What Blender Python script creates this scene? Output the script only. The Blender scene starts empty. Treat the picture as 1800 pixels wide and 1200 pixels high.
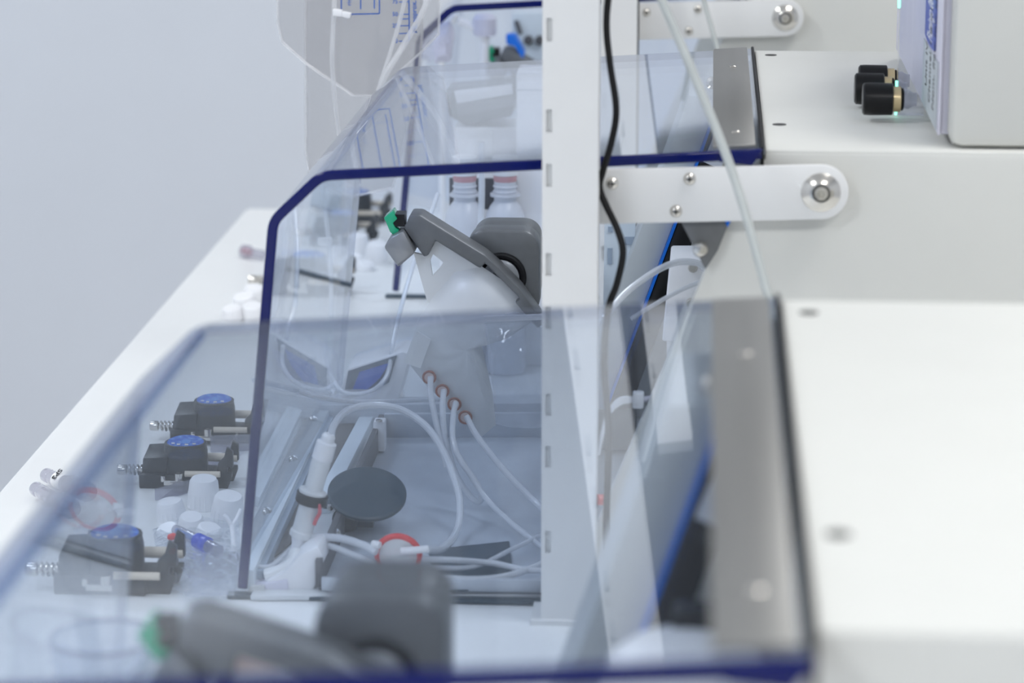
import bpy, bmesh, math, random
from mathutils import Vector, Matrix

random.seed(7)
sc = bpy.context.scene
COL = sc.collection

# ------------------------------------------------------------------ camera
CAMZ = 1.441                      # eye height, bench top is at 0.90
FPX = 5000.0                      # focal length in pixels of the 1800 px frame
PITCH = math.atan2(1175.0, FPX)
YAW = math.atan2(356.0, math.hypot(FPX, 1175.0))
cam_data = bpy.data.cameras.new('camera')
cam_data.sensor_width = 36.0
cam_data.lens = FPX / 1800.0 * 36.0
cam_data.clip_start = 0.02
cam_data.dof.use_dof = True
cam_data.dof.focus_distance = 1.92
cam_data.dof.aperture_fstop = 8.5
cam = bpy.data.objects.new('camera', cam_data)
cam.location = (0, 0, CAMZ)
cam.rotation_euler = (math.pi / 2 - PITCH, 0, YAW)
COL.objects.link(cam)
sc.camera = cam

# ------------------------------------------------------------------ view, world, lights
sc.view_settings.view_transform = 'Standard'
sc.view_settings.look = 'None'
sc.view_settings.gamma = 1.0
sc.view_settings.use_curve_mapping = False
sc.view_settings.exposure = 0.17
try:
    sc.cycles.transparent_max_bounces = 40
    sc.cycles.max_bounces = 14
    sc.cycles.transmission_bounces = 12
    sc.cycles.sample_clamp_indirect = 6.0
except Exception:
    pass
world = bpy.data.worlds.new('world')
sc.world = world
world.use_nodes = True
world.node_tree.nodes['Background'].inputs[0].default_value = (0.86, 0.93, 1.0, 1)
world.node_tree.nodes['Background'].inputs[1].default_value = 0.5

ROOM = dict(x0=-2.6, x1=2.4, y0=-2.6, y1=4.7, z1=2.75)
LIGHT_POS = [(-1.5, -0.9), (-1.5, 1.3), (-1.5, 3.4), (0.75, -0.9), (0.75, 1.3), (0.75, 3.4)]
LIGHT_W = 11.5

# ------------------------------------------------------------------ projection helpers (photo measurements -> metres)
_f = Vector((-math.sin(YAW) * math.cos(PITCH), math.cos(YAW) * math.cos(PITCH), -math.sin(PITCH)))
_r = Vector((math.cos(YAW), math.sin(YAW), 0))
_u = _r.cross(_f)
ORG = Vector((0, 0, CAMZ))
BZ = 0.90
def ray(x, y):
    return _f + _r * ((x - 900) / FPX) - _u * ((y - 600) / FPX)
def P(x, y, Y):
    v = ray(x, y); return ORG + v * (Y / v.y)
def B(x, y, h=0.0):
    v = ray(x, y); return ORG + v * ((BZ + h - CAMZ) / v.z)

# ------------------------------------------------------------------ materials
MATS = {}
def nodes_of(name):
    m = bpy.data.materials.new(name); m.use_nodes = True
    nt = m.node_tree
    for n in list(nt.nodes): nt.nodes.remove(n)
    out = nt.nodes.new('ShaderNodeOutputMaterial')
    MATS[name] = m
    return m, nt, out
def principled(name, col, rough=0.45, metal=0.0, spec=0.5, noise=0.0, nscale=40.0, bump=0.0, stretch=None, emit=None, estr=0.0, coat=0.0, sss=0.0, alpha=1.0):
    m, nt, out = nodes_of(name)
    b = nt.nodes.new('ShaderNodeBsdfPrincipled')
    b.inputs['Base Color'].default_value = (*col, 1)
    b.inputs['Roughness'].default_value = rough
    b.inputs['Metallic'].default_value = metal
    b.inputs['Specular IOR Level'].default_value = spec
    b.inputs['Coat Weight'].default_value = coat
    if sss:
        b.inputs['Subsurface Weight'].default_value = sss
        b.inputs['Subsurface Radius'].default_value = (0.01, 0.01, 0.01)
    if emit:
        b.inputs['Emission Color'].default_value = (*emit, 1)
        b.inputs['Emission Strength'].default_value = estr
    if noise or bump:
        tc = nt.nodes.new('ShaderNodeTexCoord')
        mp = nt.nodes.new('ShaderNodeMapping')
        if stretch: mp.inputs['Scale'].default_value = stretch
        nz = nt.nodes.new('ShaderNodeTexNoise')
        nz.inputs['Scale'].default_value = nscale
        nz.inputs['Detail'].default_value = 4
        nt.links.new(tc.outputs['Object'], mp.inputs['Vector'])
        nt.links.new(mp.outputs[0], nz.inputs['Vector'])
        if noise:
            rp = nt.nodes.new('ShaderNodeValToRGB')
            rp.color_ramp.elements[0].position = 0.3
            rp.color_ramp.elements[1].position = 0.7
            rp.color_ramp.elements[0].color = (*[max(0, c * (1 - noise)) for c in col], 1)
            rp.color_ramp.elements[1].color = (*[min(1, c * (1 + noise)) for c in col], 1)
            nt.links.new(nz.outputs['Fac'], rp.inputs['Fac'])
            nt.links.new(rp.outputs[0], b.inputs['Base Color'])
        if bump:
            bp = nt.nodes.new('ShaderNodeBump')
            bp.inputs['Strength'].default_value = bump
            bp.inputs['Distance'].default_value = 0.002
            nt.links.new(nz.outputs['Fac'], bp.inputs['Height'])
            nt.links.new(bp.outputs[0], b.inputs['Normal'])
    if alpha < 1.0:
        tr = nt.nodes.new('ShaderNodeBsdfTransparent')
        mx = nt.nodes.new('ShaderNodeMixShader')
        mx.inputs[0].default_value = alpha
        nt.links.new(tr.outputs[0], mx.inputs[1]); nt.links.new(b.outputs[0], mx.inputs[2])
        nt.links.new(mx.outputs[0], out.inputs[0])
    else:
        nt.links.new(b.outputs[0], out.inputs[0])
    return m
def clear_sheet(name, tint, ior=1.49, rough=0.0, haze=0.0, hazecol=(0.9, 0.93, 1.0), bump=0.0, bscale=60.0):
    """Thin clear plastic: straight-through tint plus a Fresnel mirror on each face, and a little milky scatter."""
    m, nt, out = nodes_of(name)
    geo = nt.nodes.new('ShaderNodeNewGeometry')
    mi = nt.nodes.new('ShaderNodeMix'); mi.data_type = 'FLOAT'
    mi.inputs[2].default_value = ior; mi.inputs[3].default_value = 1.0 / ior
    nt.links.new(geo.outputs['Backfacing'], mi.inputs[0])
    fr = nt.nodes.new('ShaderNodeFresnel')
    nt.links.new(mi.outputs[0], fr.inputs['IOR'])
    tr = nt.nodes.new('ShaderNodeBsdfTransparent'); tr.inputs[0].default_value = (*tint, 1)
    gl = nt.nodes.new('ShaderNodeBsdfGlossy'); gl.inputs['Roughness'].default_value = rough
    gl.inputs[0].default_value = (1, 1, 1, 1)
    base = tr
    if haze:
        df = nt.nodes.new('ShaderNodeBsdfDiffuse'); df.inputs[0].default_value = (*hazecol, 1)
        tl = nt.nodes.new('ShaderNodeBsdfTranslucent'); tl.inputs[0].default_value = (*hazecol, 1)
        ad = nt.nodes.new('ShaderNodeMixShader'); ad.inputs[0].default_value = 0.5
        nt.links.new(df.outputs[0], ad.inputs[1]); nt.links.new(tl.outputs[0], ad.inputs[2])
        hz = nt.nodes.new('ShaderNodeMixShader'); hz.inputs[0].default_value = haze
        nt.links.new(tr.outputs[0], hz.inputs[1]); nt.links.new(ad.outputs[0], hz.inputs[2])
        base = hz
    if bump:
        tc = nt.nodes.new('ShaderNodeTexCoord')
        nz = nt.nodes.new('ShaderNodeTexNoise'); nz.inputs['Scale'].default_value = bscale
        nz.inputs['Detail'].default_value = 3
        bp = nt.nodes.new('ShaderNodeBump'); bp.inputs['Strength'].default_value = bump; bp.inputs['Distance'].default_value = 0.004
        nt.links.new(tc.outputs['Object'], nz.inputs['Vector'])
        nt.links.new(nz.outputs['Fac'], bp.inputs['Height'])
        nt.links.new(bp.outputs[0], gl.inputs['Normal']); nt.links.new(bp.outputs[0], fr.inputs['Normal'])
    mx = nt.nodes.new('ShaderNodeMixShader')
    nt.links.new(fr.outputs[0], mx.inputs[0])
    nt.links.new(base.outputs[0], mx.inputs[1]); nt.links.new(gl.outputs[0], mx.inputs[2])
    nt.links.new(mx.outputs[0], out.inputs[0])
    return m

principled('wall_paint', (0.74, 0.77, 0.82), 0.7, noise=0.015, nscale=3)
principled('floor_vinyl', (0.58, 0.58, 0.60), 0.5, noise=0.03, nscale=6)
principled('ceiling_white', (0.85, 0.86, 0.87), 0.8, noise=0.01, nscale=4)
principled('bench_white', (0.86, 0.87, 0.87), 0.35, noise=0.012, nscale=14)
principled('cabinet_white', (0.69, 0.688, 0.652), 0.48, noise=0.01, nscale=25, bump=0.02)
principled('powder_white', (0.78, 0.78, 0.775), 0.38, noise=0.01, nscale=40)
principled('brushed_steel', (0.34, 0.335, 0.32), 0.40, 0.85, noise=0.10, nscale=60, stretch=(1, 0.06, 1), bump=0.05)
principled('bright_steel', (0.66, 0.63, 0.58), 0.2, 1.0, noise=0.05, nscale=80)
principled('dark_hole', (0.03, 0.03, 0.03), 0.7, noise=0.1)
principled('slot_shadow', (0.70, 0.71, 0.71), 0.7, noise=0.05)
principled('black_plastic', (0.005, 0.005, 0.006), 0.30, spec=0.3, noise=0.15)
principled('pump_black', (0.016, 0.018, 0.021), 0.36, spec=0.35, noise=0.12, nscale=70)
principled('black_rubber', (0.006, 0.006, 0.007), 0.55, spec=0.25, noise=0.2)
principled('anodised_grey', (0.155, 0.16, 0.165), 0.38, 0.35, noise=0.05, nscale=160, bump=0.02)
principled('anodised_light', (0.30, 0.305, 0.315), 0.32, 0.55, noise=0.04, nscale=160)
principled('green_metal', (0.01, 0.45, 0.22), 0.22, 0.2, noise=0.08, coat=0.5)
principled('white_plastic', (0.90, 0.90, 0.92), 0.35, noise=0.01, sss=0.0)
principled('lavender_plastic', (0.70, 0.69, 0.80), 0.4, noise=0.02)
principled('beige_tube', (0.66, 0.58, 0.47), 0.5, noise=0.03)
principled('brass', (0.70, 0.56, 0.33), 0.3, 0.8, noise=0.05)
principled('edge_blue', (0.0008, 0.005, 0.10), 0.10, 0.0, spec=0.35, noise=0.08, nscale=12, coat=0.0)
principled('bright_blue', (0.0, 0.17, 0.75), 0.35, noise=0.03)
principled('print_blue', (0.02, 0.10, 0.42), 0.5, noise=0.03)
principled('print_black', (0.02, 0.02, 0.025), 0.6, noise=0.03)
principled('print_white', (0.92, 0.92, 0.92), 0.5, noise=0.01)
principled('label_pill', (0.0, 0.045, 0.42), 0.35, noise=0.02)
principled('label_grey', (0.55, 0.59, 0.63), 0.5, noise=0.02)
principled('label_silver', (0.66, 0.68, 0.74), 0.4, noise=0.04)
principled('red_ring', (0.80, 0.05, 0.05), 0.35, noise=0.03)
principled('port_ring', (0.36, 0.13, 0.09), 0.4, noise=0.04)
principled('port_core', (0.66, 0.50, 0.46), 0.4, noise=0.03)
principled('tray_steel', (0.52, 0.56, 0.62), 0.42, 0.15, noise=0.05, nscale=50)
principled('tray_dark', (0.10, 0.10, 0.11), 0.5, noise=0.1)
principled('gap_brown', (0.13, 0.125, 0.125), 0.5, noise=0.05)
principled('floor_plate', (0.66, 0.68, 0.70), 0.4, noise=0.02)
principled('rail_pale', (0.70, 0.77, 0.83), 0.35, noise=0.02)
principled('rail_grey', (0.36, 0.43, 0.52), 0.35, noise=0.04)
principled('screen_blue', (0.10, 0.17, 0.50), 0.25, emit=(0.10, 0.20, 0.85), estr=0.06, noise=0.2, nscale=60)
principled('screen_grey', (0.20, 0.23, 0.27), 0.3, noise=0.05)
principled('plate_grey', (0.54, 0.57, 0.58), 0.4, noise=0.02)
principled('dark_teal', (0.03, 0.055, 0.075), 0.35, noise=0.1)
principled('led_green', (0.3, 0.9, 0.7), 0.3, emit=(0.30, 1.0, 0.72), estr=1.6)
principled('lamp_diffuser', (0.9, 0.9, 0.9), 0.5, emit=(0.95, 0.98, 1.0), estr=4.0)
principled('frosted_bottle', (0.80, 0.83, 0.90), 0.3, noise=0.02, alpha=0.75)
principled('tube_silicone', (0.84, 0.87, 0.92), 0.2, noise=0.01, alpha=0.66, coat=0.4)
principled('tube_clear', (0.86, 0.87, 0.89), 0.15, noise=0.01, alpha=0.34, coat=0.5)
principled('tube_solid', (0.52, 0.55, 0.54), 0.3, noise=0.02, alpha=0.8)
principled('pink_tint', (0.80, 0.45, 0.48), 0.4, noise=0.03, alpha=0.7)
principled('red_tint', (0.75, 0.12, 0.15), 0.4, noise=0.03, alpha=0.85)
principled('blue_insert', (0.03, 0.08, 0.65), 0.25, noise=0.05, alpha=0.9)
principled('blue_light', (0.12, 0.32, 0.80), 0.25, noise=0.05, alpha=0.9)
clear_sheet('acrylic', (0.930, 0.956, 0.992), 1.36, haze=0.010)
clear_sheet('acrylic_box', (0.93, 0.94, 0.97), 1.49, haze=0.05)
clear_sheet('acrylic_edge', (0.72, 0.74, 0.80), 1.15, haze=0.03)
clear_sheet('acrylic_bend', (0.66, 0.72, 0.85), 1.12, haze=0.01)
principled('reflected_dark', (0.045, 0.052, 0.06), 0.2, noise=0.05, nscale=2)  # dark tone for the acrylic covers to mirror, on the added wall board
principled('board_rim_grey', (0.10, 0.105, 0.11), 0.45, noise=0.03)
clear_sheet('bag_film', (0.875, 0.87, 0.872), 1.35, rough=0.12, haze=0.10, hazecol=(0.9, 0.9, 0.9), bump=0.35, bscale=26)
clear_sheet('clear_part', (0.74, 0.73, 0.78), 1.5, rough=0.03, haze=0.22, bump=0.15, bscale=160)
clear_sheet('bag_film_clear', (0.95, 0.96, 0.97), 1.45, rough=0.05, haze=0.20, bump=0.6, bscale=40)

def milky(name, col, clear=0.12):
    m, nt, out = nodes_of(name)
    tc = nt.nodes.new('ShaderNodeTexCoord'); nz = nt.nodes.new('ShaderNodeTexNoise'); nz.inputs['Scale'].default_value = 35
    rp = nt.nodes.new('ShaderNodeValToRGB')
    rp.color_ramp.elements[0].color = (*[c * 0.95 for c in col], 1); rp.color_ramp.elements[1].color = (*col, 1)
    nt.links.new(tc.outputs['Object'], nz.inputs['Vector']); nt.links.new(nz.outputs['Fac'], rp.inputs['Fac'])
    df = nt.nodes.new('ShaderNodeBsdfDiffuse'); tl = nt.nodes.new('ShaderNodeBsdfTranslucent')
    nt.links.new(rp.outputs[0], df.inputs[0]); nt.links.new(rp.outputs[0], tl.inputs[0])
    mx = nt.nodes.new('ShaderNodeMixShader'); mx.inputs[0].default_value = 0.22
    nt.links.new(df.outputs[0], mx.inputs[1]); nt.links.new(tl.outputs[0], mx.inputs[2])
    tr = nt.nodes.new('ShaderNodeBsdfTransparent'); m2 = nt.nodes.new('ShaderNodeMixShader'); m2.inputs[0].default_value = clear
    nt.links.new(mx.outputs[0], m2.inputs[1]); nt.links.new(tr.outputs[0], m2.inputs[2])
    gl = nt.nodes.new('ShaderNodeBsdfGlossy'); gl.inputs['Roughness'].default_value = 0.25
    m3 = nt.nodes.new('ShaderNodeMixShader'); m3.inputs[0].default_value = 0.05
    nt.links.new(m2.outputs[0], m3.inputs[1]); nt.links.new(gl.outputs[0], m3.inputs[2])
    nt.links.new(m3.outputs[0], out.inputs[0])
milky('frosted', (0.95, 0.96, 0.965), 0.06)
def disc_material():
    """blue dial print: rings and a pale emblem, object space"""
    m, nt, out = nodes_of('dial_print')
    b = nt.nodes.new('ShaderNodeBsdfPrincipled'); b.inputs['Roughness'].default_value = 0.25
    tc = nt.nodes.new('ShaderNodeTexCoord')
    nz = nt.nodes.new('ShaderNodeTexNoise'); nz.inputs['Scale'].default_value = 260
    rp = nt.nodes.new('ShaderNodeValToRGB')
    rp.color_ramp.elements[0].position = 0.45; rp.color_ramp.elements[0].color = (0.03, 0.12, 0.55, 1)
    rp.color_ramp.elements[1].position = 0.75; rp.color_ramp.elements[1].color = (0.20, 0.42, 0.85, 1)
    nt.links.new(tc.outputs['Object'], nz.inputs['Vector'])
    nt.links.new(nz.outputs['Fac'], rp.inputs['Fac'])
    nt.links.new(rp.outputs[0], b.inputs['Base Color'])
    nt.links.new(b.outputs[0], out.inputs[0])
disc_material()

# ------------------------------------------------------------------ mesh builder
class MB:
    def __init__(s):
        s.v = []; s.f = []
    def add(s, vs, fs):
        o = len(s.v); s.v += [Vector(q) for q in vs]; s.f += [tuple(i + o for i in q) for q in fs]; return s
    def box(s, c, d, rot=None, bev=0.0):
        bm = bmesh.new(); bmesh.ops.create_cube(bm, size=1.0)
        for q in bm.verts: q.co = Vector((q.co.x * d[0], q.co.y * d[1], q.co.z * d[2]))
        if bev: bmesh.ops.bevel(bm, geom=list(bm.edges), offset=bev, segments=2, affect='EDGES', profile=0.5)
        bm.verts.ensure_lookup_table()
        M = Matrix.Translation(Vector(c)) @ (rot.to_4x4() if rot else Matrix())
        vs = [M @ q.co for q in bm.verts]; fs = [[q.index for q in fa.verts] for fa in bm.faces]
        bm.free(); return s.add(vs, fs)
    def span(s, a, b, bev=0.0):
        a = Vector(a); b = Vector(b)
        return s.box((a + b) / 2, [abs(t) for t in (b - a)], bev=bev)
    def prism(s, pts, off, bev=0.0):
        """polygon of 3-D points extruded by the vector off, edges bevelled"""
        off = Vector(off); pts = [Vector(q) for q in pts]; n = len(pts)
        bm = bmesh.new()
        a = [bm.verts.new(q) for q in pts]; b = [bm.verts.new(q + off) for q in pts]
        bm.faces.new(a); bm.faces.new(b[::-1])
        for i in range(n): bm.faces.new((a[i], b[i], b[(i + 1) % n], a[(i + 1) % n]))
        bmesh.ops.recalc_face_normals(bm, faces=list(bm.faces))
        if bev: bmesh.ops.bevel(bm, geom=list(bm.edges), offset=bev, segments=2, affect='EDGES', profile=0.5)
        bmesh.ops.triangulate(bm, faces=[fa for fa in bm.faces if len(fa.verts) > 4])
        bm.verts.ensure_lookup_table(); bm.verts.index_update()
        vs = [q.co.copy() for q in bm.verts]; fs = [[q.index for q in fa.verts] for fa in bm.faces]
        bm.free(); return s.add(vs, fs)
    def lathe(s, base, axis, prof, n=24):
        """prof: list of (radius, distance along axis)"""
        base = Vector(base); ax = Vector(axis).normalized()
        t = Vector((0, 0, 1)) if abs(ax.z) < 0.9 else Vector((1, 0, 0))
        e1 = ax.cross(t).normalized(); e2 = ax.cross(e1)
        vs = []; fs = []
        for (r, h) in prof:
            for k in range(n):
                a = 2 * math.pi * k / n
                vs.append(base + ax * h + (e1 * math.cos(a) + e2 * math.sin(a)) * max(r, 1e-5))
        m = len(prof)
        for i in range(m - 1):
            for k in range(n):
                fs.append((i * n + k, i * n + (k + 1) % n, (i + 1) * n + (k + 1) % n, (i + 1) * n + k))
        fs.append(tuple(range(n))[::-1]); fs.append(tuple((m - 1) * n + k for k in range(n)))
        return s.add(vs, fs)
    def cyl(s, a, b, r, n=20):
        a = Vector(a); b = Vector(b); L = (b - a).length
        return s.lathe(a, b - a, [(r, 0), (r, L)], n)
    def torus(s, c, axis, R, r, n=28, m=10):
        c = Vector(c); ax = Vector(axis).normalized()
        t = Vector((0, 0, 1)) if abs(ax.z) < 0.9 else Vector((1, 0, 0))
        e1 = ax.cross(t).normalized(); e2 = ax.cross(e1)
        vs = []; fs = []
        for i in range(n):
            a = 2 * math.pi * i / n; d = e1 * math.cos(a) + e2 * math.sin(a)
            for j in range(m):
                b = 2 * math.pi * j / m
                vs.append(c + d * (R + r * math.cos(b)) + ax * (r * math.sin(b)))
        for i in range(n):
            for j in range(m):
                fs.append((i * m + j, ((i + 1) % n) * m + j, ((i + 1) % n) * m + (j + 1) % m, i * m + (j + 1) % m))
        return s.add(vs, fs)
    def tube(s, pts, r, n=10, smooth=6):
        pts = [Vector(q) for q in pts]
        if smooth and len(pts) > 2:
            q = [pts[0] * 2 - pts[1]] + pts + [pts[-1] * 2 - pts[-2]]
            o = []
            for i in range(1, len(q) - 2):
                p0, p1, p2, p3 = q[i - 1], q[i], q[i + 1], q[i + 2]
                for k in range(smooth):
                    t = k / smooth
                    o.append(0.5 * ((2 * p1) + (p2 - p0) * t + (2 * p0 - 5 * p1 + 4 * p2 - p3) * t * t + (3 * p1 - p0 - 3 * p2 + p3) * t ** 3))
            o.append(pts[-1]); pts = o
        vs = []; fs = []; prev = None
        for i, q in enumerate(pts):
            d = (pts[min(i + 1, len(pts) - 1)] - pts[max(i - 1, 0)]).normalized()
            if prev is None:
                t = Vector((0, 0, 1)) if abs(d.z) < 0.9 else Vector((1, 0, 0))
                e = d.cross(t).normalized()
            else:
                e = (prev - d * prev.dot(d)).normalized()
            prev = e; g = d.cross(e)
            for k in range(n):
                a = 2 * math.pi * k / n
                vs.append(q + (e * math.cos(a) + g * math.sin(a)) * r)
        m = len(pts)
        for i in range(m - 1):
            for k in range(n):
                fs.append((i * n + k, i * n + (k + 1) % n, (i + 1) * n + (k + 1) % n, (i + 1) * n + k))
        fs.append(tuple(range(n))[::-1]); fs.append(tuple((m - 1) * n + k for k in range(n)))
        return s.add(vs, fs)
    def pillow(s, outline, normal, th, rings=6, wob=0.0, power=0.5):
        """inflated pouch: outline polygon (roughly star-shaped), bulging along +-normal"""
        o = [Vector(q) for q in outline]; n = len(o)
        dense = []
        for i in range(n):
            a, b = o[i], o[(i + 1) % n]
            k = max(1, int((b - a).length / 0.008))
            for j in range(k): dense.append(a.lerp(b, j / k))
        o = dense; n = len(o)
        c = sum(o, Vector()) / n; nrm = Vector(normal).normalized()
        for sg in (1, -1):
            vs = []; fs = []
            for i in range(rings + 1):
                t = i / rings
                for k, q in enumerate(o):
                    h = th * (1 - (1 - t) ** 2) ** power
                    w = wob * math.sin(k * 1.7 + i * 2.1) * t * (1 - t) * 4
                    vs.append(q.lerp(c, t * 0.97) + nrm * sg * (h + w))
            for i in range(rings):
                for k in range(n):
                    q = (i * n + k, i * n + (k + 1) % n, (i + 1) * n + (k + 1) % n, (i + 1) * n + k)
                    fs.append(q if sg > 0 else q[::-1])
            ce = tuple(rings * n + k for k in range(n))
            fs.append(ce if sg > 0 else ce[::-1])
            s.add(vs, fs)
        return s

EMP = {}
def setp(o, label=None, cat=None, group=None, kind=None):
    if label: o['label'] = label
    if cat: o['category'] = cat
    if group: o['group'] = group
    if kind: o['kind'] = kind
    return o
def thing(name, loc, label, cat, group=None):
    o = bpy.data.objects.new(name, None); o.empty_display_size = 0.02
    o.location = Vector(loc); COL.objects.link(o)
    setp(o, label, cat, group)
    EMP[o.name] = Vector(loc)
    return o
def root_of(o):
    while o.parent: o = o.parent
    return o
def mesh(name, mb, mat, parent=None, sharp=32, label=None, cat=None, group=None, kind=None):
    if parent is not None:
        org = Vector(root_of(parent).location)
    else:
        xs = [q.x for q in mb.v]; ys = [q.y for q in mb.v]; zs = [q.z for q in mb.v]
        org = Vector(((min(xs) + max(xs)) / 2, (min(ys) + max(ys)) / 2, min(zs)))
    me = bpy.data.meshes.new(name)
    me.from_pydata([tuple(q - org) for q in mb.v], [], mb.f)
    bm = bmesh.new(); bm.from_mesh(me)
    bmesh.ops.recalc_face_normals(bm, faces=list(bm.faces))
    bm.to_mesh(me); bm.free()
    me.polygons.foreach_set('use_smooth', [True] * len(me.polygons))
    me.set_sharp_from_angle(angle=math.radians(sharp))
    me.materials.append(MATS[mat])
    o = bpy.data.objects.new(name, me); COL.objects.link(o)
    if parent is not None: o.parent = parent
    else: o.location = org
    setp(o, label, cat, group, kind)
    return o
def struct(name, mb, mat):
    return mesh(name, mb, mat, kind='structure')
def copy_tree(o, parent=None, off=None, label=None, group=None):
    c = o.copy(); COL.objects.link(c)
    if parent is not None: c.parent = parent
    if off is not None: c.location = Vector(o.location) + Vector(off)
    if label: c['label'] = label
    if group: c['group'] = group
    for ch in list(o.children): copy_tree(ch, c)
    return c
def text_mesh(name, txt, size, origin, xdir, ydir, mat, parent, bold=0.0, align='LEFT', depth=0.00005, squash=1.0):
    cu = bpy.data.curves.new(name, 'FONT'); cu.body = txt; cu.size = size; cu.extrude = depth
    cu.offset = bold; cu.align_x = align; cu.resolution_u = 3
    tmp = bpy.data.objects.new(name + '_tmp', cu); COL.objects.link(tmp)
    bpy.context.view_layer.update()
    me = bpy.data.meshes.new_from_object(tmp.evaluated_get(bpy.context.evaluated_depsgraph_get()))
    bpy.data.objects.remove(tmp)
    xd = Vector(xdir).normalized(); yd = Vector(ydir).normalized(); zd = xd.cross(yd)
    org = Vector(root_of(parent).location)
    for q in me.vertices:
        c = q.co.copy(); q.co = Vector(origin) + xd * c.x * squash + yd * c.y + zd * c.z - org
    me.materials.clear(); me.materials.append(MATS[mat]); me.name = name
    o = bpy.data.objects.new(name, me); COL.objects.link(o); o.parent = parent
    return o

X = Vector((1, 0, 0)); YV = Vector((0, 1, 0)); Z = Vector((0, 0, 1))
PITCHY = 0.845                    # spacing of the modules along the bench
YN, YF = 1.612, 2.060             # near and far end of the middle module

# ------------------------------------------------------------------ the room
R_ = ROOM
struct('floor', MB().span((R_['x0'], R_['y0'], -0.05), (R_['x1'], R_['y1'], 0)), 'floor_vinyl')
struct('ceiling', MB().span((R_['x0'], R_['y0'], R_['z1']), (R_['x1'], R_['y1'], R_['z1'] + 0.05)), 'ceiling_white')
struct('wall_back', MB().span((R_['x0'], R_['y1'], 0), (R_['x1'], R_['y1'] + 0.05, R_['z1'])), 'wall_paint')
struct('wall_front', MB().span((R_['x0'], R_['y0'] - 0.05, 0), (R_['x1'], R_['y0'], R_['z1'])), 'wall_paint')
struct('wall_left', MB().span((R_['x0'] - 0.05, R_['y0'], 0), (R_['x0'], R_['y1'], R_['z1'])), 'wall_paint')
struct('wall_right', MB().span((R_['x1'], R_['y0'], 0), (R_['x1'] + 0.05, R_['y1'], R_['z1'])), 'wall_paint')

board_z0, board_z1 = 1.64, 2.55  # added dark board, out of view, keeps reflections in the covers dark
dark_board = struct('dark_reflection_board', MB().span((R_['x0'] + 0.10, R_['y1'] - 0.012, board_z0), (R_['x1'] - 0.10, R_['y1'] - 0.001, board_z1)), 'board_rim_grey')
npan = 4; pw = (R_['x1'] - R_['x0'] - 0.2) / npan
for k in range(npan):
    xa = R_['x0'] + 0.10 + k * pw
    mesh('pane', MB().span((xa + 0.02, R_['y1'] - 0.020, board_z0 + 0.03), (xa + pw - 0.02, R_['y1'] - 0.013, board_z1 - 0.03)), 'reflected_dark', dark_board)

def ceiling_light(i, x, y):
    z = R_['z1']
    t = thing('ceiling_light', (x, y, z - 0.03), 'white square light panel on the ceiling, %s row on the %s side' % ({-0.9: 'front', 1.3: 'middle', 3.4: 'back'}[y], 'wall' if x < 0 else 'cabinet'), 'ceiling light', 'light panels on the ceiling')
    fr = MB()
    for sx in (-1, 1):
        fr.box((x + sx * 0.32, y, z - 0.015), (0.04, 0.68, 0.03))
        fr.box((x, y + sx * 0.32, z - 0.015), (0.60, 0.04, 0.03))
    mesh('frame', fr, 'powder_white', t)
    mesh('diffuser', MB().box((x, y, z - 0.008), (0.60, 0.60, 0.012)), 'lamp_diffuser', t)
    la = bpy.data.lights.new('panel_lamp', 'AREA'); la.shape = 'SQUARE'; la.size = 0.58
    la.energy = LIGHT_W * (1.75 if y < 0 else 0.95); la.color = (1.0, 0.985, 0.965) if x > 0 else (0.90, 0.95, 1.0)
    lo = bpy.data.objects.new('panel_lamp', la); COL.objects.link(lo)
    lo.parent = t; lo.location = (0, 0, 0.008)
for i, (x, y) in enumerate(LIGHT_POS): ceiling_light(i, x, y)

# ------------------------------------------------------------------ bench
bx0, bx1, by0, by1 = -0.478, 0.62, 0.30, 2.884 + 0.0
t = thing('lab_bench', ((bx0 + bx1) / 2, (by0 + by1) / 2, 0), 'long white laboratory bench carrying the row of instruments', 'bench')
mesh('worktop', MB().span((bx0, by0, BZ - 0.035), (bx1, by1, BZ), bev=0.006), 'bench_white', t)
mesh('plinth', MB().span((bx0 + 0.06, by0 + 0.05, 0.0), (bx1, by1 - 0.05, 0.08)), 'rail_grey', t)
nb = 5
for k in range(nb):
    y0 = by0 + 0.05 + k * (by1 - by0 - 0.1) / nb; y1 = y0 + (by1 - by0 - 0.1) / nb
    b_ = mesh('cupboard', MB().span((bx0 + 0.05, y0 + 0.002, 0.08), (bx1, y1 - 0.002, BZ - 0.035)), 'cabinet_white', t)
    d_ = mesh('door', MB().span((bx0 + 0.03, y0 + 0.004, 0.09), (bx0 + 0.048, y1 - 0.004, BZ - 0.05), bev=0.002), 'powder_white', t)
    mesh('handle', MB().tube([(bx0 + 0.03, y0 + 0.06, 0.72), (bx0 + 0.01, y0 + 0.06, 0.72), (bx0 + 0.01, y0 + 0.20, 0.72), (bx0 + 0.03, y0 + 0.20, 0.72)], 0.005, 8, 0), 'bright_steel', d_)

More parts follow.
